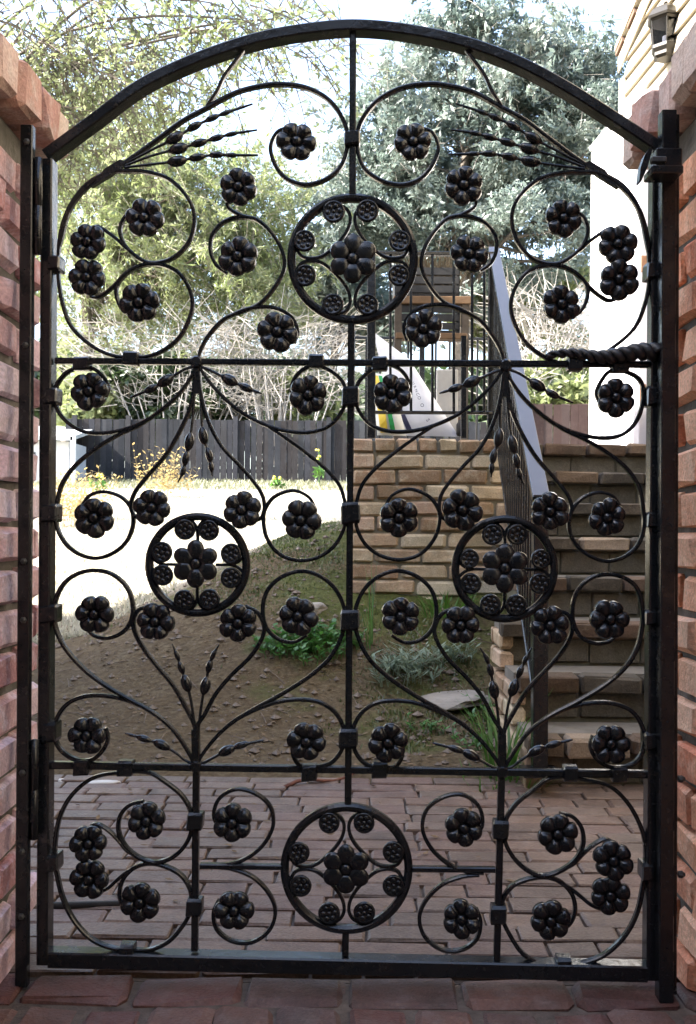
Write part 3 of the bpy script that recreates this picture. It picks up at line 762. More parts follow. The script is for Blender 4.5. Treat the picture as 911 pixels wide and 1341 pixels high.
hbar('top_rail', at(480,332,5.0), at(645,333,5.08), .040, .018, tr); hbar('bottom_rail', at(482,540,5.0), at(645,541,5.08), .030, .016, tr)
for px in (511,538,566,594,618,634): hbar('picket', at(px,540,5.03), at(px,333,5.03), .0135, .0135, tr, .002)
hbar('railing_post', at(486,574,5.0), at(486,334,5.0), .042, .042, tr)
hbar('railing_post', at(607,574,5.05), at(607,440,5.05), .028, .028, tr)
br = thing('back_railing', 'second iron railing at the rear of the terrace', 'railing', tuple(at(500,560,7.6)))
zb = LAND_Z
for a, b_ in ((455,500),(500,560),(560,640)): pass
x0, x1 = ray(462,400)[0]*7.6, ray(640,400)[0]*7.6
hbar('top_rail', (x0, 7.6-D0, zb+1.0), (x1, 7.6-D0, zb+1.0), .035, .02, br); hbar('bottom_rail', (x0, 7.6-D0, zb+.12), (x1, 7.6-D0, zb+.12), .03, .02, br)
k = 0; x = x0
while x < x1:
    hbar('picket', (x, 7.6-D0, zb+.12), (x, 7.6-D0, zb+1.0), .016, .016, br, .002) if k % 5 else hbar('railing_post', (x, 7.6-D0, zb), (x, 7.6-D0, zb+1.05), .04, .04, br)
    x += .105; k += 1

# ------------------------------------------------------------------ things kept on the terrace
wood = plain_mat('bench_wood', (0.077,0.043,0.020), (0.122,0.074,0.038), 12, .7, .3, .003); wood_d = plain_mat('bench_leg_wood', (.035,.028,.022), (.08,.065,.05), 12, .8, .3, .003)
dark = plain_mat('black_plastic', (.006,.006,.007), (.02,.02,.02), 20, .6, .2, .002)
BD = 6.3
pb2 = thing('potting_bench', 'weathered wooden potting bench seen through the terrace railing', 'bench', tuple(at(565,560,BD)))
def bbox(name, x0, y0, x1, y1, d0, d1, mt, parent):
    dm = d0; a, b_ = at(x0, y1, dm), at(x1, y0, dm); P0 = Vector(parent.location) if parent else Vector()
    mb = MB(); mb.box((a.x-P0.x, d0-D0-P0.y, a.z-P0.z), (b_.x-P0.x, d1-D0-P0.y, b_.z-P0.z)); o = mb.build(name, mt, parent)
    md = o.modifiers.new('bevel', 'BEVEL'); md.width = .004; md.segments = 1; return o
for j in range(4): bbox('top_plank', 515, 388, 617, 397, BD+.11*j, BD+.11*j+.10, wood, pb2)
for j in range(3): bbox('shelf_plank', 518, 436, 612, 443, BD+.11*j, BD+.11*j+.10, wood, pb2)
for x in (518, 606):
    for dd_ in (BD+.01, BD+.36):
        a, b_ = at(x, 300, dd_), at(x+9, 300, dd_); P0 = Vector(pb2.location); mb = MB(); mb.box((a.x-P0.x, dd_-D0-P0.y, LAND_Z-P0.z), (b_.x-P0.x, dd_+.05-D0-P0.y, at(x,397,BD).z-P0.z-.003)); mb.build('leg', wood_d, pb2)
def crate(name, label, x0, y0, x1, y1, d0, d1):
    a = at((x0+x1)/2, y1, d0); t_ = thing(name, label, 'crate', (a.x, (d0+d1)/2-D0, a.z))
    wd = (x1-x0)/F*d0/2; hh = (y1-y0)/F*d0; dp = (d1-d0)/2
    mb = MB(); mb.box((-wd,-dp,0),(wd,dp,.015)); mb.build('crate_floor', dark, t_)
    for s in (-1,1):
        mb = MB(); 
        for i in range(3): mb.box((-wd, s*dp-.008, .02+hh*.33*i), (wd, s*dp+.008, .02+hh*.33*i+hh*.26))
        mb.build('crate_side', dark, t_)
        mb = MB(); mb.box((s*(wd+.002)-.008,-dp+.009,0),(s*(wd+.002)+.008,dp-.009,hh)); mb.build('crate_end', dark, t_)
    return t_
crate('plant_crate', 'black slatted crate of dried plants on top of the potting bench', 519, 352, 600, 387.5, BD+.03, BD+.38)
crate('storage_crate', 'black crate standing on the lower shelf of the bench', 522, 402, 600, 435.5, BD+.03, BD+.30)
# dried plants standing in the crate
V = []; c0 = at(560, 385, BD+.2)
for i in range(260):
    b0 = np.array([c0.x+random.uniform(-.18,.18), c0.y+random.uniform(-.12,.12), c0.z+.02]); tip = b0+np.array([random.uniform(-.10,.10), random.uniform(-.1,.1), random.uniform(.1,.26)])
    s_ = np.array([.004,.002,0]); V.append([b0-s_, b0+s_, tip+s_*.6, tip-s_*.6])
tag(link('dried_plants', quads_mesh('dried_plants', np.array(V), plain_mat('dry_stem', (.03,.025,.018), (.11,.085,.05), 20))), 'dark dried stems poking out of the crate on the bench', 'plant')
board = tag(bbox('grey_board', 571, 484, 600, 570, 5.62, 5.65, plain_mat('grey_board', (.33,.32,.30), (.45,.44,.41), 6), None), 'pale grey board standing upright behind the white sack', 'board')
# sacks: a cushion shape with pinched seams
def sack(name, label, quad, thick, mt, d, cat='sack'):
    A = [Vector(at(*q)) for q in quad]        # bottom left, bottom right, top right, top left
    base = (A[0]+A[1])/2; t_ = thing(name, label, cat, tuple(base)); nu, nv = 14, 16; mb = MB()
    nrm = (A[1]-A[0]).cross(A[3]-A[0]).normalized()
    for side in (1,-1):
        o = len(mb.v)
        for j in range(nv+1):
            for i in range(nu+1):
                u, v = i/nu, j/nv; p = A[0].lerp(A[1],u).lerp(A[3].lerp(A[2],u), v)
                e = (1-abs(2*u-1)**3.0)*(1-abs(2*v-1)**4.0); wr = .006*math.sin(9*u+4*v)*math.sin(11*v-3*u)
                mb.v.append(tuple(p-base+nrm*side*(thick*e*(1.15-.6*v)+wr*e+.0015)))
        for j in range(nv):
            for i in range(nu):
                k = o+j*(nu+1)+i; f = (k,k+1,k+nu+2,k+nu+1); mb.f.append(f if side > 0 else f[::-1])
    mb.build('sack_body', mt, t_, True); return t_, A, nrm
wm = plain_mat('white_sack', (.62,.62,.64), (.74,.74,.75), 10, .55, .25, .004); gm_ = plain_mat('yellow_sack', (.62,.62,.55), (.70,.70,.64), 9, .5, .2, .003)
ws, A, nrm = sack('white_sack', 'big white paper sack with dark printed letters leaning on the railing', [(520,570,5.32),(601,572,5.32),(536,471,5.42),(488,434,5.46)], .05, wm, 5.3)
navy = plain_mat('navy_print', (.03,.03,.07), (.05,.05,.10), 30, .6, .1, .001); grn = plain_mat('green_print', (.02,.26,.06), (.03,.32,.09), 30, .6, .1, .001); yel = plain_mat('yellow_print', (.62,.44,.04), (.70,.52,.06), 30, .6, .1, .001)
FN = nrm if nrm.y < 0 else -nrm
def strip(parent, A, name, u0, v0, u1, v1, w_, mt, off):
    """printed band that follows the bulge of the sack face"""
    mb = MB(); P0 = Vector(parent.location); k = 10; thick = .05
    def S(u, v):
        p = A[0].lerp(A[1],u).lerp(A[3].lerp(A[2],u), v); e = (1-abs(2*u-1)**3)*(1-abs(2*v-1)**4); wr = .006*math.sin(9*u+4*v)*math.sin(11*v-3*u)
        return p - P0 + FN*(off + (thick*(1.15-.6*v)*e + abs(wr)*e))
    for i in range(k+1):
        s = i/k; u, v = u0+(u1-u0)*s, v0+(v1-v0)*s
        mb.v.append(tuple(S(u-w_/2, v))); mb.v.append(tuple(S(u+w_/2, v)))
    for i in range(k): mb.f.append((2*i,2*i+1,2*i+3,2*i+2))
    return mb.build(name, mt, parent)
strip(ws, A, 'printed_band', .22, .03, .10, .34, .09, navy, .004)
def letters(parent, text, p0, p1, size, mt):
    P0 = Vector(parent.location)
    for i, ch in enumerate(text):
        if ch == ' ': continue
        cu = bpy.data.curves.new('letter', 'FONT'); cu.body = ch; cu.size = size*(.8+.5*i/len(text)); cu.extrude = .0008; cu.align_x = 'CENTER'; cu.align_y = 'CENTER'; cu.materials.append(mt)
        oc = bpy.data.objects.new('letter', cu); C.objects.link(oc); bpy.context.view_layer.update(); me = bpy.data.meshes.new_from_object(oc); bpy.data.objects.remove(oc)
        o = link('letter', me, parent); s = i/(len(text)-1); p = Vector(p0).lerp(Vector(p1), s) - P0
        o.location = p; o.rotation_euler = (R(85), R(60), 0)
letters(ws, 'URNCO O & S G', at(541,502,5.30), at(564,560,5.22), .024, navy)
ys, A2, n2_ = sack('yellow_sack', 'white plastic sack with yellow and green bands behind the rail post', [(494,570,5.18),(532,571,5.18),(512,492,5.26),(486,488,5.26)], .04, gm_, 5.2)
FN = n2_ if n2_.y < 0 else -n2_
strip(ys, A2, 'printed_band', .24, .03, .18, .95, .26, yel, .005); strip(ys, A2, 'printed_band', .55, .03, .42, .95, .17, grn, .006)
bj = thing('glass_jar', 'small dark jar beside the foot of the railing', 'jar', tuple(at(566+38,571,5.3)))
mb = MB(); mb.lathe([(.022,0),(.028,.01),(.028,.06),(.018,.075),(.018,.085)], (0,0,0), 12); mb.build('jar_body', dark, bj, True)
mb = MB(); mb.lathe([(.020,.086),(.020,.098)], (0,0,0), 12); mb.build('jar_lid', wood, bj)

# ------------------------------------------------------------------ house on the right: clapboard gable wall, white door, lantern
HX0, HT = 2.3, -.078
def hw(d, z, off=0.0):                       # point on the house wall; off stands proud of it
    return Vector((HX0 + HT*d - off, d-D0 + HT*off*-1, z))
hs = thing('clapboard_house', 'cream clapboard house wall with eave blocks on the right', 'house', tuple(hw(5, 0)))
hp0 = Vector(hs.location)
cream = plain_mat('cream_paint', (.36,.315,.235), (.42,.37,.28), 5, .55, .08, .003, .4); white = plain_mat('white_paint', (.78,.77,.76), (.83,.82,.81), 4, .5, .06, .002, .4)
trim_m = plain_mat('shaded_lilac_trim', (.30,.29,.32), (.36,.35,.375), 5, .55, .08, .002)  # the lilac shade on the post's face is put into this colour
FARD = 6.52; Z0, Z1 = .9, 5.4
def rake_d(z): return min(FARD, FARD - (z-3.88)/.36)
def plank(name, d0, d1, z0, z1, o0, o1, mt, d1b=None):
    d1b = d1 if d1b is None else d1b
    q = [hw(d0,z0,o0-.02), hw(d0,z0,o0), hw(d1,z0,o0), hw(d1,z0,o0-.02), hw(d0,z1,o1-.02), hw(d0,z1,o1), hw(d1b,z1,o1), hw(d1b,z1,o1-.02)]
    mb = MB(); mb.hexa([p-hp0 for p in q]); return mb.build(name, mt, hs)
z = Z0
while z < Z1:
    e0, e1 = rake_d(z), rake_d(z+.118)
    if e1 < -6.0: break
    plank('clapboard', -6.0, e0, z, z+.118, .028, .004, cream, e1); z += .110
plank('wall_sheathing', -6.0, FARD-.02, .7, 3.87, -.005, -.005, cream)
plank('corner_board', FARD+.003, FARD+.10, .9, 3.78, .026, .026, cream)
# raked eave with dark blocks under it
def rk(s): d = FARD+.1 - s; return d, 3.90 + (s-.08)*.36
for nm, o0, o1, dz0, dz1, mt in (('rake_board', .03, .040, -.05, .06, cream), ('roof_edge', -.3, .062, .095, .125, cream)):
    d0, z0 = rk(.02); d1, z1 = rk(3.6)
    q = [hw(d0,z0+dz0,o0),hw(d0,z0+dz0,o1),hw(d1,z1+dz0,o1),hw(d1,z1+dz0,o0),hw(d0,z0+dz1,o0),hw(d0,z0+dz1,o1),hw(d1,z1+dz1,o1),hw(d1,z1+dz1,o0)]
    mb = MB(); mb.hexa([p-hp0 for p in q]); mb.build(nm, mt, hs)
dk = plain_mat('brown_block', (.10,.06,.04), (.16,.10,.07), 12)
for i in range(12):
    d0, z0 = rk(.02+.21*i); d1, z1 = rk(.14+.21*i); 
    q = [hw(d0,z0+.062,.03),hw(d0,z0+.062,.056),hw(d1,z1+.062,.056),hw(d1,z1+.062,.03),hw(d0,z0+.093,.03),hw(d0,z0+.093,.056),hw(d1,z1+.093,.056),hw(d1,z1+.093,.03)]
    mb = MB(); mb.hexa([p-hp0 for p in q]); mb.build('eave_block', dk, hs)
q = [hw(-6,-.2,-.03),hw(-6,-.2,-4.5),hw(FARD-.03,-.2,-4.5),hw(FARD-.03,-.2,-.03),hw(-6,3.85,-.03),hw(-6,3.85,-4.5),hw(FARD-.03,3.85,-4.5),hw(FARD-.03,3.85,-.03)]
mb = MB(); mb.hexa([p-hp0 for p in q]); mb.build('wall_body', cream, hs)
# white boarded door and its trim, standing just proud of the wall
dr = thing('white_door', 'tall white boarded door beside the top of the stairs', 'door', tuple(hw(6.7, LAND_Z, .0))); dp0 = Vector(dr.location)
def dplank(name, d0, d1, z0, z1, o0, o1, mt, zt=None):
    q = [hw(d0,z0,o0),hw(d0,z0,o1),hw(d1,z0,o1),hw(d1,z0,o0),hw(d0,z1,o0),hw(d0,z1,o1),hw(d1,z1 if zt is None else zt,o1),hw(d1,z1 if zt is None else zt,o0)]
    mb = MB(); mb.hexa([p-dp0 for p in q]); o = mb.build(name, mt, dr); md = o.modifiers.new('bevel','BEVEL'); md.width=.004; md.segments=1; return o
TOPZ = at(775,196,7.12).z
d = 6.14
while d < 7.10: dplank('door_board', d, d+.196, LAND_Z+.01, TOPZ, -.01, .030, white); d += .2085
dplank('door_cap', 6.26, 7.16, TOPZ+.003, TOPZ+.04, -.02, .045, white)
def dbox(name, x0, x1, d0, d1, z0, z1, mt):
    mb = MB(); mb.box((x0-dp0.x, d0-D0-dp0.y, z0-dp0.z), (x1-dp0.x, d1-D0-dp0.y, z1-dp0.z)); o = mb.build(name, mt, dr); md = o.modifiers.new('bevel','BEVEL'); md.width=.004; md.segments=1; return o
xa, xb = at(837,450,6.0).x, at(857,450,6.0).x
dbox('door_post', xa, xb, 6.0, 6.11, LAND_Z, TOPZ-.12, trim_m); dbox('door_post', xa+.045, xa+.058, 5.992, 5.9985, LAND_Z, TOPZ-.12, trim_m)
rust = plain_mat('rust_hinge', (.10,.05,.025), (.16,.08,.045), 30, .7)
for (y0, y1) in ((335,357),(503,527)): dbox('hinge', xa+.004, xa+.04, 5.988, 5.9985, at(845,y1,6.0).z, at(845,y0,6.0).z, rust)
# lantern
lt = thing('wall_lantern', 'brass and glass hexagonal wall lantern on the clapboard house', 'lantern', tuple(at(871,78,5.78))); l0 = Vector(lt.location)
brass = mat('aged_brass'); bb = brass[2]; bb.inputs['Base Color'].default_value=(.022,.019,.015,1); bb.inputs['Metallic'].default_value=.35; bb.inputs['Roughness'].default_value=.42; brass = brass[0]
gls = bpy.data.materials.new('lantern_glass'); gls.use_nodes = True; t = gls.node_tree; t.nodes.clear()
o_ = N(t, 'ShaderNodeOutputMaterial'); tp = N(t, 'ShaderNodeBsdfTransparent'); gl = N(t, 'ShaderNodeBsdfGlossy'); gl.inputs['Roughness'].default_value = .03
fr = N(t, 'ShaderNodeFresnel'); fr.inputs[0].default_value = 1.6; ms = N(t, 'ShaderNodeMixShader'); tp.inputs[0].default_value = (.90,.91,.96,1)
t.links.new(fr.outputs[0], ms.inputs[0]); t.links.new(tp.outputs[0], ms.inputs[1]); t.links.new(gl.outputs[0], ms.inputs[2]); t.links.new(ms.outputs[0], o_.inputs[0])
k = 5.78/F*1.0
def lath(name, prof_, mt=brass, n=6, smooth=False, rot=.3): mb = MB(); mb.lathe([(r_*k, (y)*k) for r_, y in prof_], (0,0,0), n, rot); return mb.build(name, mt, lt, smooth)
lath('base_ring', [(12,0),(16,3),(16,7),(19,12),(19,16)]); lath('cap', [(25,50),(26,53),(24,56),(20,62),(12,68),(5,71),(3,72)]); lath('finial', [(2.2,72.3),(3.2,74),(1.2,76),(.9,79),(.3,81)], n=8); lath('upper_ring', [(21,47),(23,49.7)])
for i in range(6):
    a0, a1 = .3+math.pi/3*i, .3+math.pi/3*(i+1); rb, rt, zb_, zt_ = 18*k, 21*k, 16*k, 47*k
    P = [(rb*math.cos(a0),rb*math.sin(a0),zb_),(rb*math.cos(a1),rb*math.sin(a1),zb_),(rt*math.cos(a1),rt*math.sin(a1),zt_),(rt*math.cos(a0),rt*math.sin(a0),zt_)]
    mb = MB(); mb.tube([P[0], P[3]], .0036, 6); mb.build('frame_bar', brass, lt)
    c_ = sum((Vector(p) for p in P), Vector())/4; inn = [Vector(p)*.97 + Vector((0,0,p[2]*.03)) for p in P]; inn2 = [Vector(p)*.95 + Vector((0,0,p[2]*.05)) for p in P]
    mb = MB(); mb.hexa([inn[0],inn[1],inn2[1],inn2[0],inn[3],inn[2],inn2[2],inn2[3]]); mb.build('pane', gls, lt)
lath('candle_tube', [(4,16.3),(4,30),(2.5,31)], white, 10)
wpt = hw(5.78, l0.z+.17, .0) - l0; mb = MB(); mb.tube([(0,0,56*k),(.02,.0,66*k),(wpt.x*.6,wpt.y*.6,62*k),(wpt.x,wpt.y,50*k)], .008, 8); mb.build('bracket_arm', brass, lt, True)
mb = MB(); mb.box((wpt.x-.02,wpt.y-.05,30*k),(wpt.x+.01,wpt.y+.05,62*k)); mb.build('back_plate', brass, lt)

# ------------------------------------------------------------------ unseen house added on the left, whose wall keeps the courtyard in shade
nb = thing('unseen_shade_house', 'unseen stucco house wall added on the left to shade the courtyard', 'house', (-4.2, 0, 0))
stu = plain_mat('stucco', (.20,.20,.20), (.27,.27,.27), 12, .95, .5, .006); roofm = plain_mat('roof_shingle', (.06,.055,.05), (.12,.11,.10), 14, .95, .6, .01)
NF = 5.13 - D0
mb = MB(); mb.box((-3.0,-7,-.4),(1.0,NF,5.5)); mb.build('wall', stu, nb)
mb = MB(); mb.add([(-3.3,-7.3,5.5),(1.35,-7.3,5.5),(1.35,NF+.12,5.5),(-3.3,NF+.12,5.5),(-1.0,-7.3,7.1),(-1.0,NF+.12,7.1)], [(0,3,2,1),(1,2,5,4),(3,0,4,5),(0,1,4),(2,3,5)]); mb.build('roof', roofm, nb)
mb = MB(); mb.box((1.003,-7,-.4),(6.4,-5.2,4.4)); mb.build('unseen_shade_wing', plain_mat('dark_shingle', (.04,.04,.04), (.09,.085,.08), 14), nb)  # unseen wing added behind the camera to darken the gate's reflections
mb = MB(); mb.add([(1.35,-7.3,4.41),(6.6,-7.3,4.41),(6.6,-4.9,4.41),(1.37,-4.9,4.41),(1.36,-6.1,5.4),(6.6,-6.1,5.4)], [(0,3,2,1),(0,1,5,4),(2,3,4,5),(3,0,4),(1,2,5)]); mb.build('unseen_wing_roof', roofm, nb)  # roof of the added unseen wing
# ------------------------------------------------------------------ weathered fences at the back of the garden
fence_m = brick_mat('fence_board', [(0.017,0.019,0.024),(0.021,0.019,0.020),(0.014,0.016,0.020),(0.024,0.024,0.027),(0.017,0.015,0.016),(0.022,0.023,0.029),(0.037,0.039,0.044)], (0.043,0.047,0.054), .4, (0.013,0.012,0.013), .5, .9, .25, .4)
red_m = brick_mat('red_fence_board', [(0.043,0.025,0.022),(0.052,0.032,0.028),(0.035,0.022,0.020),(0.048,0.032,0.029)], (0.100,0.075,0.065), .3, (0.025,0.015,0.013), .4, .9, .4, .4)
def board_mesh(mt, seed):
    r = random.Random(seed); mb = MB(); a = r.uniform(.0,.02)
    mb.hexa([(-.5,-.5,0),(.5,-.5,0),(.5,.5,0),(-.5,.5,0),(-.5,-.5,1-a),(.5,-.5,1-r.uniform(0,.02)),(.5,.5,1-a),(-.5,.5,1-a)]); return mb.mesh('board', mt)
def fence(name, label, A, B, h, bw, mt, posts, group=None, seed=1, gap=.006):
    A, B = Vector(A), Vector(B); L = (B-A).length; tv = (B-A)/L; ang = math.atan2(tv.y, tv.x)
    f = thing(name, label, 'fence', tuple(A), ang, group); ms = [board_mesh(mt, seed+i) for i in range(5)]; x = 0
    while x < L:
        w_ = bw*random.uniform(.92,1.06); s = x/L
        o = link('board', random.choice(ms), f, (x+w_/2, random.uniform(-.006,.006), (B.z-A.z)*s)); o.scale = (w_-gap, .02, h*random.uniform(.993,1.004)+.12); o.location.z -= .12; o.rotation_euler = (0, random.uniform(-.006,.006), 0); x += w_
    for z in (.28, h*.55, h-.25):
        mb = MB(); mb.box((0,.014,z-.045),(L,.06,z+.045)); mb.build('rail', mt, f)
    for px in posts:
        mb = MB(); mb.box((px-.055,-.075,-.1),(px+.055,-.012,h+.06)); mb.build('post', mt, f)
FD = 24.0; fz = ground_z(-3, FD)-.02
fx0 = ray(85,600)[0]*FD; fx1 = ray(640,600)[0]*FD
hgt = at(300,549,FD).z - fz
fence('back_fence', 'dark grey weathered board fence at the far edge of the lawn', (fx0,FD-D0,fz), (fx1,FD-D0,fz), hgt, .145, fence_m, [ray(p,600)[0]*FD-fx0 for p in (98,168,308,430,560)], seed=3)
RD = 17.0; rz_ = ground_z(4, RD)-.05
fence('side_fence', 'reddish brown board fence beyond the top of the stairs', (ray(655,560)[0]*RD,RD-D0,rz_), (ray(860,560)[0]*RD,RD-D0,rz_), at(720,528,RD).z-rz_, .15, red_m, [.4, 2.6], seed=40)
shed_w = plain_mat('grey_white_paint', (.40,.42,.44), (.48,.50,.52), 4)
sh = thing('white_shed', 'small white shed at the left end of the far fence', 'shed', tuple(at(62,640,22.5)))
s0 = Vector(sh.location); a, b_ = at(20,655,22.5)-s0, at(90,578,22.5)-s0
mb = MB(); mb.box((a.x,0,a.z),(b_.x,2.2,b_.z)); mb.build('wall', shed_w, sh)
mb = MB(); mb.add([(a.x-.2,-.25,b_.z),(b_.x+.15,-.25,b_.z),(b_.x+.15,2.4,b_.z+.5),(a.x-.2,2.4,b_.z+.5),(a.x-.2,-.25,b_.z+.09),(b_.x+.15,-.25,b_.z+.09),(b_.x+.15,2.4,b_.z+.59),(a.x-.2,2.4,b_.z+.59)], [(0,3,2,1),(4,5,6,7),(0,1,5,4),(1,2,6,5),(2,3,7,6),(3,0,4,7)]); mb.build('roof', plain_mat('shed_roof', (.30,.32,.33), (.40,.42,.43), 6), sh)
mb = MB(); c_ = at(95,640,22.3)-s0; e_ = at(95,564,22.3)-s0; mb.box((c_.x-.05,c_.y-.05,c_.z-.2),(c_.x+.05,c_.y+.05,e_.z)); mb.build('corner_post', white, sh)
for p in (30, 52):
    a, b_ = at(p,628,22.47)-s0, at(p+16,592,22.47)-s0; mb = MB(); mb.box((a.x,-.02,a.z),(b_.x,.0-.004,b_.z)); mb.build('window', plain_mat('dark_window', (.03,.035,.04), (.05,.055,.06), 3, .2), sh)

# ------------------------------------------------------------------ trees
bark = plain_mat('bark', (.09,.075,.06), (.20,.17,.14), 9, .95, .7, .015)
twig_m = plain_mat('bare_twig', (.26,.245,.22), (.44,.41,.375), 9, .9, .2, .003)
L_yel = leaf_mat('feathery_leaf', [(0.124,0.166,0.055),(0.187,0.230,0.084),(0.249,0.285,0.127),(0.302,0.324,0.177)], .55, .58)
L_blue = leaf_mat('grey_green_leaf', [(0.066,0.102,0.088),(0.116,0.158,0.134),(0.170,0.213,0.184),(0.231,0.264,0.209)], .5, .48)
L_dark = leaf_mat('dark_leaf', [(.02,.04,.014),(.04,.07,.022),(.07,.10,.035)], .7, .35)
def unit(n):
    v = rng.normal(size=(n,3)); return v/np.linalg.norm(v, axis=1, keepdims=True)
def leaves(cent, rad, n, size, droop=.0, elong=2.2, flat=.7):
    """leaf-sized quads scattered through the clumps; cent (k,3), rad (k,)"""
    k = len(cent); w_ = rad**2; idx = rng.choice(k, size=n, p=w_/w_.sum())
    r_ = rng.random(n)**.5; P = cent[idx] + unit(n)*(r_*rad[idx])[:,None]*np.array([1,1,flat]); P[:,2] -= droop*rng.random(n)*rad[idx]
    a = unit(n); a[:,2] -= droop*.8; a /= np.linalg.norm(a, axis=1, keepdims=True)
    b_ = np.cross(a, unit(n)); b_ /= np.linalg.norm(b_, axis=1, keepdims=True)+1e-9
    s = size*(.55+.9*rng.random(n))[:,None]; a = a*s*elong*.5; b_ = b_*s*.5
    return np.stack([P-a, P+b_*.9, P+a, P-b_*.9], 1)
def limb(mb, p, q, r0, r1, n=6, bow=.12, sides=7):
    p, q = Vector(p), Vector(q); L = (q-p).length; o = Vector((random.uniform(-1,1), random.uniform(-1,1), random.uniform(-.2,.9)))*L*bow
    mb.tube([p.lerp(q, i/n)+o*math.sin(math.pi*i/n) for i in range(n+1)], [r0+(r1-r0)*i/n for i in range(n+1)], sides); return q
def twigs(P, D, rad):                         # thin flat quads, two crossed per twig
    a = np.cross(D, unit(len(P))); a /= np.linalg.norm(a, axis=1, keepdims=True)+1e-9; b_ = np.cross(D, a); b_ /= np.linalg.norm(b_, axis=1, keepdims=True)+1e-9
    out = []
    for x in (a, b_): out.append(np.stack([P-x*rad[:,None], P+x*rad[:,None], P+D+x*rad[:,None]*.5, P+D-x*rad[:,None]*.5], 1))
    return np.concatenate(out)
def sprays(ells, n, dir_, ln, thick, B0, nside=9, per=9, lsize=.04, lrad=.06, elong=2.2):
    """drooping leafy branchlets: thin bent stems with side twigs, leaves gathered along them"""
    W = []; Lc = []; wv = np.array([e[1][0]*e[1][1]*e[1][2] for e in ells]); dir_ = np.array(dir_, float)
    for i in range(n):
        c_, r_ = ells[rng.choice(len(ells), p=wv/wv.sum())]
        p = np.array(c_)+unit(1)[0]*(rng.random()**.45)*np.array(r_)-B0
        d = dir_+.42*rng.normal(size=3); d /= np.linalg.norm(d); L = ln*(.5+.9*rng.random()); pts = [p]; m = 7
        for k in range(m):
            d = d+np.array([0,0,-.10])+.10*rng.normal(size=3); d /= np.linalg.norm(d); pts.append(pts[-1]+d*L/m)
        for k in range(m):
            W.append((pts[k], pts[k+1], thick*(1-.75*k/m)))
        for k in range(nside):
            s = rng.random()*m; a = pts[int(s)]+(pts[min(int(s)+1,m)]-pts[int(s)])*(s-int(s)); dv = d*.6+unit(1)[0]; dv /= np.linalg.norm(dv); l2 = L*(.12+.22*rng.random()); b_ = a+dv*l2
            W.append((a, b_, thick*.45))
            for j in range(per): Lc.append(a+(b_-a)*(.25+.85*rng.random()))
    A = np.array([w_[0] for w_ in W]); Bq = np.array([w_[1] for w_ in W]); tw = twigs(A, Bq-A, np.array([w_[2] for w_ in W]))
    P = np.array(Lc); P = P+lrad*rng.normal(size=P.shape)*.6; n2 = len(P); a = unit(n2)+dir_*.5; a /= np.linalg.norm(a, axis=1, keepdims=True); b_ = np.cross(a, unit(n2)); b_ /= np.linalg.norm(b_, axis=1, keepdims=True)+1e-9
    sz = lsize*(.55+.9*rng.random(n2))[:,None]; a = a*sz*elong*.5; b_ = b_*sz*.5
    return tw, np.stack([P-a, P+b_*.9, P+a, P-b_*.9], 1)
def tree(name, label, base, ells, ncl, crad, nleaf, lsize, lm, group, droop=0, elong=2.2, ntw=1500, trunk_r=.22, spr=None, twm=None):
    t_ = thing(name, label, 'tree', tuple(base), 0, group); B0 = np.array(base); cent = []
    wv = np.array([e[1][0]*e[1][1]*e[1][2] for e in ells]); 
    for i in range(ncl):
        c_, r_ = ells[rng.choice(len(ells), p=wv/wv.sum())]
        v = unit(1)[0]*(.25+.75*rng.random()**.6); cent.append(np.array(c_)+v*np.array(r_))
    cent = np.array(cent)-B0; rad = crad*(.45+1.1*rng.random(ncl))
    mb = MB(); top = Vector(cent.mean(0)); h = top.z
    p1 = limb(mb, (0,0,-.2), (top.x*.25,top.y*.25,h*.5), trunk_r, trunk_r*.7, 8, .06, 9)
    p2 = limb(mb, p1, (top.x*.7, top.y*.7, h*1.15), trunk_r*.7, trunk_r*.25, 8, .08, 8)
    for c_ in cent[:: max(1, ncl//46)]:
        s = random.uniform(.1,.95); st_ = Vector(p1).lerp(Vector(p2), s); limb(mb, st_, c_, trunk_r*.28*(1-s*.6), .012, 7, .12, 5)
    mb.build('trunk', bark, t_, True)
    V = leaves(cent, rad, nleaf, lsize, droop, elong) if nleaf else np.zeros((0,4,3)); TW = []
    if ntw:
        i = rng.choice(ncl, ntw); P = cent[i]+unit(ntw)*(rad[i]*rng.random(ntw))[:,None]; TW.append(twigs(P, unit(ntw)*.5, .005+.007*rng.random(ntw)))
    if spr:
        tw, lv = sprays(ells, B0=B0, **spr); TW.append(tw); V = np.concatenate([V, lv])
    link('crown', quads_mesh('crown', V, lm), t_)
    if TW: link('twigs', quads_mesh('twigs', np.concatenate(TW), twm or twig_m), t_)
    return t_
def E(px, py, d, rx, ry, rdep):               # crown lobe measured at its distance
    c_ = at(px, py, d); return ((c_.x, c_.y, c_.z), (rx/F*d, rdep, ry/F*d))
TG = 'trees behind the far fence'
# feathery yellow-green tree, left
pale_tw = plain_mat('pale_twig', (.26,.235,.19), (.42,.385,.32), 9, .9, .2, .003); brown_tw = plain_mat('brown_twig', (0.105,0.087,0.070), (0.189,0.164,0.133), 9, .9, .2, .003)
gz = ground_z(-5, 27)
b0 = at(92, 600, 27); tree('feathery_tree', 'pale yellow green feathery tree left of the gate centre', (b0.x, b0.y, gz),
     [E(150,330,27,150,120,3.2), E(290,330,27,110,110,3.0), E(110,190,27,120,100,3), E(240,230,27,110,80,2.5), E(330,240,27,50,70,2)], 120, .5, 4500, .06, L_yel, TG, .35, 2.6, 600, .22,
     dict(n=720, dir_=(.55,0,-.6), ln=1.7, thick=.010, nside=11, per=9, lsize=.046, lrad=.08, elong=4.2), pale_tw)
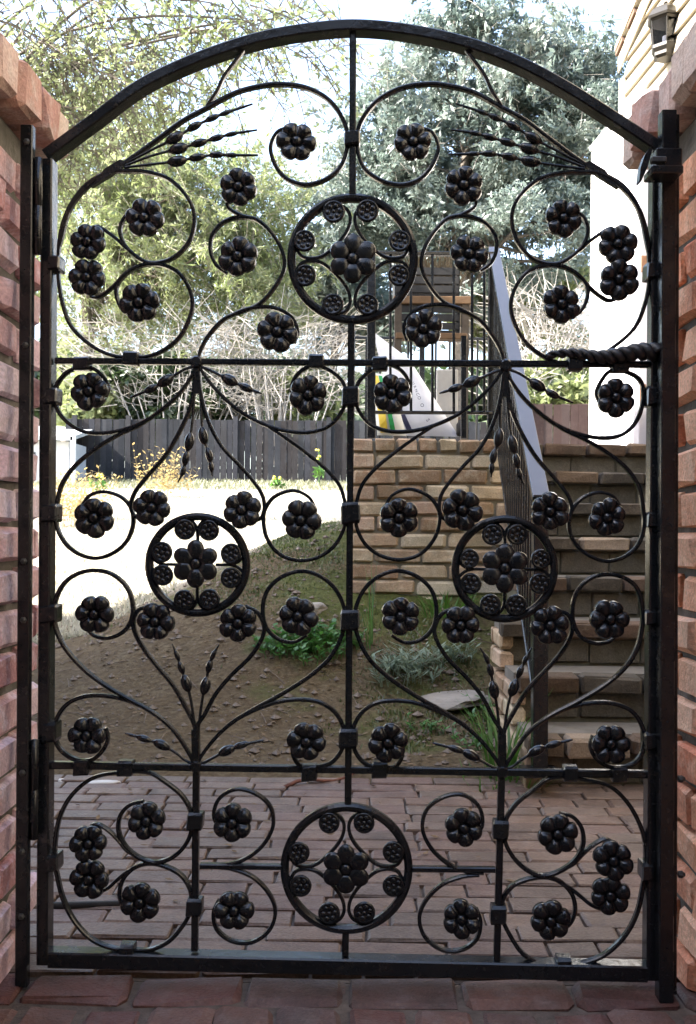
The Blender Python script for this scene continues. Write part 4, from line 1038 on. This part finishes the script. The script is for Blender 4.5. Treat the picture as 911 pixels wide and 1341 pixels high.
# open branches hanging in from the upper left
b1 = at(-150, 640, 13); tree('overhanging_tree', 'thin branched tree reaching over from the upper left corner', (b1.x, b1.y, ground_z(b1.x, 13)),
     [E(60,60,12,150,80,1.2), E(250,15,12.5,150,50,1.2), E(-60,120,12,120,100,1.5), E(370,15,12.5,80,45,.8), E(160,110,12.5,90,40,.8)], 34, .3, 500, .05, L_yel, TG, .4, 2.4, 0, .14,
     dict(n=290, dir_=(.62,0,-.5), ln=1.1, thick=.014, nside=12, per=3, lsize=.040, lrad=.035, elong=2.2), brown_tw)
# big blue-grey tree, right
b2 = at(600, 600, 28); tree('grey_green_tree', 'tall blue grey leaved tree behind the terrace railing', (b2.x, b2.y, ground_z(3, 28)),
     [E(620,300,28,130,120,3.4), E(560,180,28,110,100,3), E(700,160,28,100,110,3), E(640,70,28,90,80,2.5), E(740,90,28,60,80,2), E(500,250,28,70,120,2.5), E(760,250,28,60,150,2.5), E(560,60,28,50,50,1.5)], 260, .52, 135000, .058, L_blue, TG, .2, 2.5, 1200, .3,
     dict(n=420, dir_=(.1,0,.35), ln=1.3, thick=.009, nside=9, per=9, lsize=.08, lrad=.09, elong=2.6), twig_m)
b3 = at(430, 600, 33); tree('small_leaved_tree', 'olive green tree between the two tall trees', (b3.x, b3.y, ground_z(-1, 33)),
     [E(430,330,33,70,120,2.5), E(390,400,33,80,70,2), E(470,400,33,60,60,2), E(520,400,33,70,80,2)], 70, .7, 26000, .11, L_blue, TG, .2, 2.3, 900, .2)
b4 = at(690, 590, 30); tree('yellow_green_tree', 'sunlit yellow green tree low behind the tall blue grey one', (b4.x, b4.y, ground_z(5, 30)),
     [E(660,290,30.5,40,60,1.5), E(690,400,31,100,70,2)], 45, .6, 16000, .10, L_yel, TG, .2, 2.3, 900, .18)
# evergreen bushes along the fence and a dark mass far behind
BGp = 'bushes showing above the far fence'
def bush(label, px, py, rx, ry, d, n, lm, sz=.11):
    b_ = at(px, 600, d); bz = ground_z(b_.x, d); t_ = thing('garden_bush', label, 'bush', (b_.x, b_.y, bz), 0, BGp)
    c_ = at(px, py, d); k = 26; v = unit(k)*(.3+.7*rng.random(k)[:,None]**.5)*np.array([rx/F*d, 1.0, ry/F*d]); cen = v+np.array([0,0,c_.z-bz]); rad = .42*(.6+.8*rng.random(k))
    mb = MB()
    for q in cen[:9]: limb(mb, (0,0,-.1), q, .05, .012, 6, .1, 5)
    mb.build('stem', bark, t_, True); link('foliage', quads_mesh('foliage', leaves(cen, rad, n, sz, .1, 1.9), lm), t_)
bush('dark green bush over the fence beside the left budded stalk', 195,515,75,45,25.6,9000,L_dark); bush('light green bush at the left end of the fence', 110,520,45,40,25.4,5000,L_yel)
bush('olive bush over the fence under the left fan joint', 270,530,60,38,25.8,6500,L_dark); bush('pale olive bush near the centre bar above the fence', 400,520,60,40,26,5000,L_yel)
bush('bright green bush above the reddish side fence', 715,512,60,26,18.4,6000,L_yel,.09)
V = []
cen = np.array([[x, 46+rng.normal()*2, 4.2+4.2*rng.random()] for x in np.linspace(-22,26,150)]); rad = 1.5*(.7+.6*rng.random(150))
tag(link('distant_treeline', quads_mesh('distant_treeline', leaves(cen, rad, 42000, .30, .1, 2.0), L_dark)), kind='stuff')
# bare grey thickets
def thicket(label, px, py0, py1, rx, d, n):
    b_ = at(px, 600, d); bz = ground_z(b_.x, d); t_ = thing('bare_shrub', label, 'shrub', (b_.x, b_.y, bz), 0, 'bare grey shrubs behind the fence')
    z1 = at(px, py0, d).z-bz; z0 = at(px, py1, d).z-bz; mb = MB(); rw = rx/F*d
    P = []; D = []; rr = []
    for i in range(34):
        q = Vector((random.gauss(0,.5)*rw, random.uniform(-.8,.8), z1*random.uniform(.6,1.0))); limb(mb, (q.x*.25, q.y*.3, 0), q, .03, .008, 7, .10, 5)
    mb.build('stem', twig_m, t_, True)
    m_ = n; z_ = z0*.8+(z1-z0*.8)*rng.random(m_); P = np.stack([rng.uniform(-1,1,m_)*rw, rng.uniform(-1,1,m_), z_], 1); D = unit(m_)*np.array([.75,.5,.5]) + np.array([0,0,.25]); D[:,0] += P[:,0]*.25
    link('twigs', quads_mesh('twigs', twigs(P, D*(.4+.9*rng.random(m_))[:,None], .006+.007*rng.random(m_)), twig_m), t_)
thicket('tangled bare grey shrub above the left half of the far fence', 230, 425, 520, 120, 25.2, 1200)
thicket('tangled bare grey shrub above the fence near the centre bar', 370, 420, 520, 90, 25.0, 1100)
thicket('bare twiggy shrub right of the sloping handrail', 725, 395, 505, 70, 18.6, 800)

# ------------------------------------------------------------------ overhead wires
wire_m = plain_mat('wire', (.10,.10,.10), (.14,.14,.14), 3)
for k, (a, b_) in enumerate((((300,14,34),(1000,-30,34)),((300,22,34),(1000,-14,34)))):
    A, B = at(*a), at(*b_); A = A+(A-B)*.9; B = B+(B-A)*.4; mb = MB(); mb.tube([A.lerp(B,i/20)-Vector((0,0,1.2*math.sin(math.pi*i/20))) for i in range(21)], .011, 5)
    tag(mb.build('overhead_wire', wire_m), ['upper of two thin overhead wires crossing the bright sky','lower of two thin overhead wires, closer to the gate arch'][k], 'wire', 'overhead wires')

# ------------------------------------------------------------------ plants on the ground
def gp(px, py, dguess=4.0):                   # where the ray through a ground pixel meets the ground
    x, z = ray(px, py); lo, d = 1.0, 3.0
    d = 2.2
    while d < 60 and H+z*d > ground_z(x*d, d): d += .02
    return Vector((x*d, d-D0, ground_z(x*d, d)))
def blade_clump(n, R0, h, wid, spread=.6, curl=.5, seg=3):
    V = []
    for i in range(n):
        a = random.uniform(0, 6.283); r_ = R0*math.sqrt(random.random()); p = Vector((r_*math.cos(a), r_*math.sin(a), -.01)); dr_ = a+random.uniform(-.8,.8)
        ln = h*random.uniform(.5,1.1); out = Vector((math.cos(dr_), math.sin(dr_), 0)); sd = Vector((-math.sin(dr_), math.cos(dr_), 0)); th = random.uniform(.05, spread); w_ = wid*random.uniform(.7,1.2)
        q = p.copy(); prev = None
        for s in range(seg+1):
            f = s/seg; ww = w_*(1-f**1.5)*.5+.0003; cur = (q-sd*ww, q+sd*ww)
            if prev: V.append([prev[0], prev[1], cur[1], cur[0]])
            prev = cur; ang = th+curl*f*1.6; q = q+(out*math.sin(ang)+Vector((0,0,math.cos(ang))))*(ln/seg)
    return np.array([[tuple(v) for v in f] for f in V])
G_green = leaf_mat('grass_blade', [(.04,.11,.012),(.065,.17,.02),(.10,.21,.03)], 6, .45); G_weed = leaf_mat('weed_leaf', [(.045,.13,.02),(.075,.20,.035),(.11,.25,.05)], 7, .45)
G_silver = leaf_mat('silvery_leaf', [(.14,.20,.125),(.20,.26,.175),(.27,.32,.24)], 7, .35); G_moss = leaf_mat('moss_tuft', [(0.045,0.069,0.012),(0.075,0.103,0.020),(0.120,0.144,0.035)], 4, .3)
G_yel = leaf_mat('dry_yellow_leaf', [(.24,.17,.06),(.32,.24,.09),(.38,.31,.14)], 3, .45); G_dry = leaf_mat('dry_grass', [(.34,.32,.22),(.42,.39,.29),(.50,.46,.36)], 2, .4); G_edge = leaf_mat('dull_grass', [(.10,.12,.06),(.15,.16,.09),(.22,.22,.14)], 2, .4)
def clump(name, label, cat, px, py, n, R0, h, wid, lm, spread=.6, curl=.5, group=None, part='blades'):
    t_ = thing(name, label, cat, tuple(gp(px, py)), 0, group); link(part, quads_mesh(part, blade_clump(n, R0, h, wid, spread, curl), lm), t_); return t_
clump('grass_clump', 'clump of tall green grass at the foot of the stairs by the fan joint', 'grass clump', 662, 1022, 46, .07, .32, .010, G_green, .45, .5)
clump('grass_clump', 'short green grass growing at the paving edge by the handrail foot', 'grass clump', 655, 1034, 40, .13, .09, .008, G_green, .8, .5)
clump('grass_clump', 'wispy green stalks in front of the brick wall', 'grass clump', 487, 850, 9, .03, .42, .006, G_green, .25, .3)
clump('grass_clump', 'bright green grass tuft at the base of the retaining wall', 'grass clump', 585, 806, 90, .13, .17, .009, G_green, .8, .6)
def leafy(name, label, cat, spots, lm, n, size, h, elong, rad, group=None):
    c0 = gp(*spots[0]); t_ = thing(name, label, cat, tuple(c0), 0, group); V = []; st_ = MB()
    for sp in spots:
        c_ = gp(*sp)-c0
        for i in range(n):
            a = random.uniform(0,6.283); r_ = rad*math.sqrt(random.random()); root = Vector((c_.x+r_*math.cos(a), c_.y+r_*math.sin(a), c_.z-.01)); lean = Vector((math.cos(a), math.sin(a), 0))*random.uniform(0,.5)
            tip = root+(lean+Vector((0,0,1)))*h*random.uniform(.4,1.05); st_.tube([root, tip], [.0018,.001], 4)
            for k_ in range(7):
                s = .25+.75*k_/6; p = root.lerp(tip, s); b2 = random.uniform(0,6.283); dv = Vector((math.cos(b2), math.sin(b2), random.uniform(.1,.8))).normalized(); sv = dv.cross(Vector((0,0,1))).normalized(); L_ = size*random.uniform(.6,1.2); wv = L_/elong*.5
                V.append([p, p+dv*L_*.5+sv*wv, p+dv*L_, p+dv*L_*.5-sv*wv])
    tag(st_.build('stems', lm, t_), kind='stuff'); link('leaves', quads_mesh('leaves', np.array([[tuple(v) for v in f] for f in V]), lm), t_); return t_
leafy('green_weed', 'bright green leafy weeds on the bank left of the centre bar', 'weed', [(385,842),(412,832),(445,850),(372,862),(395,850),(420,845),(440,838),(405,870),(430,858),(360,855)], G_weed, 16, .036, .085, 1.7, .09)
leafy('silvery_plant', 'low silvery green plant with narrow leaves on the bank', 'plant', [(505,880),(530,878),(555,876),(580,872),(545,890),(600,866),(518,895)], G_silver, 13, .062, .10, 5.5, .09)
leafy('green_weed', 'small green weeds beside the flat stone', 'weed', [(640,960),(625,945),(610,975),(630,930),(648,985),(560,955)], G_weed, 9, .028, .06, 2.2, .07)
leafy('yellow_shrub', 'yellow dry shrub at the left edge of the lawn', 'shrub', [(92,690),(108,684),(76,690),(98,672),(84,676)], G_yel, 34, .075, .62, 2.0, .32, 'yellow shrubs on the lawn')
leafy('yellow_shrub', 'yellow twiggy shrub before the fence above the rosette', 'shrub', [(205,652),(222,652),(212,650)], G_yel, 22, .10, .85, 2.0, .40, 'yellow shrubs on the lawn')
def stalkflower(label, px, py, h):
    c0 = gp(px, py); t_ = thing('yellow_flower', label, 'flower', tuple(c0), 0, 'yellow flowers before the far fence'); mb = MB(); mb.tube([(0,0,-.05),(.02,0,h*.5),(0,0,h)], .012, 5); mb.build('stem', G_green, t_)
    for i in range(5): 
        mb = MB(); mb.ellipsoid((random.uniform(-.07,.07), random.uniform(-.05,.05), h*random.uniform(.75,1.02)), (.03,.03,.025), None, 7, 4); mb.build('blossom', YB, t_, True)
    link('leaves', quads_mesh('leaves', leaves(np.array([[0,0,h*.4]]), np.array([.16]), 40, .07, .1, 2.5), G_green), t_)
YB = plain_mat('yellow_blossom', (.75,.66,.08), (.82,.74,.14), 20)
stalkflower('tall yellow flower stalk in front of the fence near the centre bar', 417, 636, .80); stalkflower('small yellow flower stalk left on the far lawn', 129, 648, .42); stalkflower('low yellow flowers in front of the middle of the fence', 362, 640, .25)

# moss and dry grass: nobody could count these
def scatter(name, n, cond, lm, h, wid, spread=1.0):
    V = []; tries = 0
    while len(V) < n and tries < n*30:
        tries += 1; X, d = cond()
        if X is None: continue
        z_ = ground_z(X, d); a = random.uniform(0,6.283); o = Vector((math.cos(a), math.sin(a), 0)); ln = h*random.uniform(.5,1.3); p = Vector((X, d-D0, z_-.004)); sd = Vector((-o.y,o.x,0))*wid*.5; tip = p+o*ln*random.uniform(.1,spread)+Vector((0,0,ln)); mid = p.lerp(tip,.55)+Vector((0,0,ln*.12))
        V.append([p-sd, p+sd, mid+sd*.7, tip]); 
    tag(link(name, quads_mesh(name, np.array([[tuple(v) for v in f] for f in V]), lm)), kind='stuff')
from mathutils import noise as mnoise
def c_moss():
    d = random.uniform(3.5,6.6); X = random.uniform(-1.5,.58)
    if X > -.02 and d > 4.8: return None, None
    f = mnoise.noise((X*1.7, d*1.7, 3.1))+.35*mnoise.noise((X*6, d*6, 1)) + (.45*(X+.35))+.34*min(d-4.7,1.2)
    return (X, d) if f > .20+random.uniform(-.15,.15) else (None, None)
scatter('moss', 9000, c_moss, G_moss, .018, .007)
def c_lawn():
    d = 5.3+random.random()**1.6*18.4; X = random.uniform(-.36,.06)*d
    if d < 8 and X > -1.3+.25*(d-5.5): return None, None
    return (X, d)
scatter('dry_lawn_grass', 26000, c_lawn, G_dry, .045, .012)
def c_strip():
    d = random.uniform(20.5,23.9); return random.uniform(-.32,.02)*d, d
scatter('lawn_edge_grass', 7000, c_strip, G_edge, .09, .02)
# pebbles, clods and leaf litter on the bare earth
peb = MB()
for i in range(2600):
    d = random.uniform(3.4, 6.2); X = random.uniform(-.36,.17)*d
    if X > -.02 and d > 4.78: continue
    s = .004+.019*random.random()**4; p = (X, d-D0, ground_z(X,d)+s*.2); V = [(p[0]+s*random.uniform(.6,1.3),p[1],p[2]),(p[0]-s*random.uniform(.6,1.3),p[1],p[2]),(p[0],p[1]+s,p[2]),(p[0],p[1]-s,p[2]),(p[0],p[1],p[2]+s*.7),(p[0],p[1],p[2]-s)]
    peb.add(V, [(0,2,4),(2,1,4),(1,3,4),(3,0,4),(2,0,5),(1,2,5),(3,1,5),(0,3,5)])
tag(peb.build('pebbles', plain_mat('pebble', (.09,.068,.05), (.22,.175,.135), 40)), kind='stuff')
V = []
for i in range(1900):
    d = random.uniform(2.2, 6.0); X = random.uniform(-.34,.16)*d; d = d if random.random() < .93 else random.uniform(1.95,3.3)
    if d < 3.35 and random.random() < .8: continue
    if X > -.02 and d > 4.78: continue
    z_ = (pave_z(d)+.004 if d < 3.34 else ground_z(X,d)+.005); a = random.uniform(0,6.283); s = random.uniform(.006,.016); u_ = np.array([math.cos(a), math.sin(a), random.uniform(-.2,.4)])*s; v_ = np.array([-math.sin(a), math.cos(a), random.uniform(-.2,.4)])*s*.45; p = np.array([X, d-D0, z_]); V.append([p-u_, p+v_, p+u_, p-v_])
tag(link('leaf_litter', quads_mesh('leaf_litter', np.array(V), plain_mat('dead_leaf', (.085,.052,.028), (.22,.15,.08), 30))), kind='stuff')
tl = MB()
for i in range(170):
    d = random.uniform(3.5, 6.0); X = random.uniform(-.34,.16)*d
    if X > -.04 and d > 4.7: continue
    a = random.uniform(0,6.283); L_ = random.uniform(.03,.13); z_ = ground_z(X,d)+.004; e = Vector((math.cos(a),math.sin(a),0))*L_; q = Vector((X,d-D0,z_)); q2 = q+e; q2.z = ground_z(q2.x, q2.y+D0)+.006; tl.tube([q, q.lerp(q2,.5)+Vector((0,0,.005)), q2], [.0022,.0018,.001], 4)
tag(tl.build('twig_litter', plain_mat('litter_twig', (.09,.065,.045), (.22,.17,.125), 30)), kind='stuff')
# flat stone, pale stones, stick and iron rod
import bmesh
def stone(name, label, px, py, sx, sy, sz, mt, rz=0, seed=1, dz=0.0):
    r = random.Random(seed); bm = bmesh.new(); bmesh.ops.create_icosphere(bm, subdivisions=3, radius=1)
    for v in bm.verts:
        n_ = mnoise.noise(v.co*1.6+Vector((seed*3.1,0,0))); v.co *= 1+.28*n_; v.co.x *= sx; v.co.y *= sy; v.co.z = max(-.8, min(.75, v.co.z))*sz
    me = bpy.data.meshes.new(name); bm.to_mesh(me); bm.free(); me.materials.append(mt); c_ = gp(px, py); o = link(name, me, None, (c_.x, c_.y, c_.z+dz)); o.rotation_euler = (.04,-.06,rz); return tag(o, label, 'stone')
st_m = plain_mat('flat_stone', (.20,.175,.14), (.34,.30,.25), 9, .9, .5, .006); pale = plain_mat('pale_stone', (.50,.48,.45), (.66,.64,.60), 9, .9, .4, .005)
stone('flat_stone', 'flat grey stone slab lying in the dirt near the stairs', 595, 918, .15, .13, .03, st_m, .2, 2)
stone('pale_stone', 'long pale stone at the left end of the brick paving edge', 128, 1030, .075, .02, .012, pale, .03, 5, .006)
stone('pale_stone', 'little white stone at the paving edge close to the left stile', 78, 1028, .018, .015, .012, pale, .2, 6, .006)
stone('brown_stone', 'rounded pale brown stone among the plants on the bank', 410, 800, .06, .05, .035, st_m, .4, 8)
def twig_between(name, label, cat, a, b_, r0, r1, mt, lift=.012, wv=1.0):
    A, B = gp(*a), gp(*b_); mb = MB(); L = B-A; mb.tube([L*s+Vector((0,0,lift+.010*wv*math.sin(7*s)))+Vector((0, .012*wv*math.sin(9*s),0)) for s in (0,.15,.3,.45,.6,.75,.9,1)], [r0+(r1-r0)*s for s in (0,.15,.3,.45,.6,.75,.9,1)], 6)
    o = mb.build(name, mt, None, True); o.location = A; return tag(o, label, cat)
twig_between('fallen_stick', 'reddish brown stick lying along the edge of the paving', 'stick', (372,1038), (478,1020), .007, .0035, plain_mat('red_stick', (.13,.05,.035), (.20,.09,.06), 30))
twig_between('iron_rod', 'dark rod lying on the brick paving behind the left corner', 'rod', (60,1200), (172,1196), .0105, .0095, plain_mat('dark_rod', (.008,.007,.006), (.02,.017,.014), 40, .7), .012, 0)
# scattered white specks of fallen blossom on the paving? none in the photograph
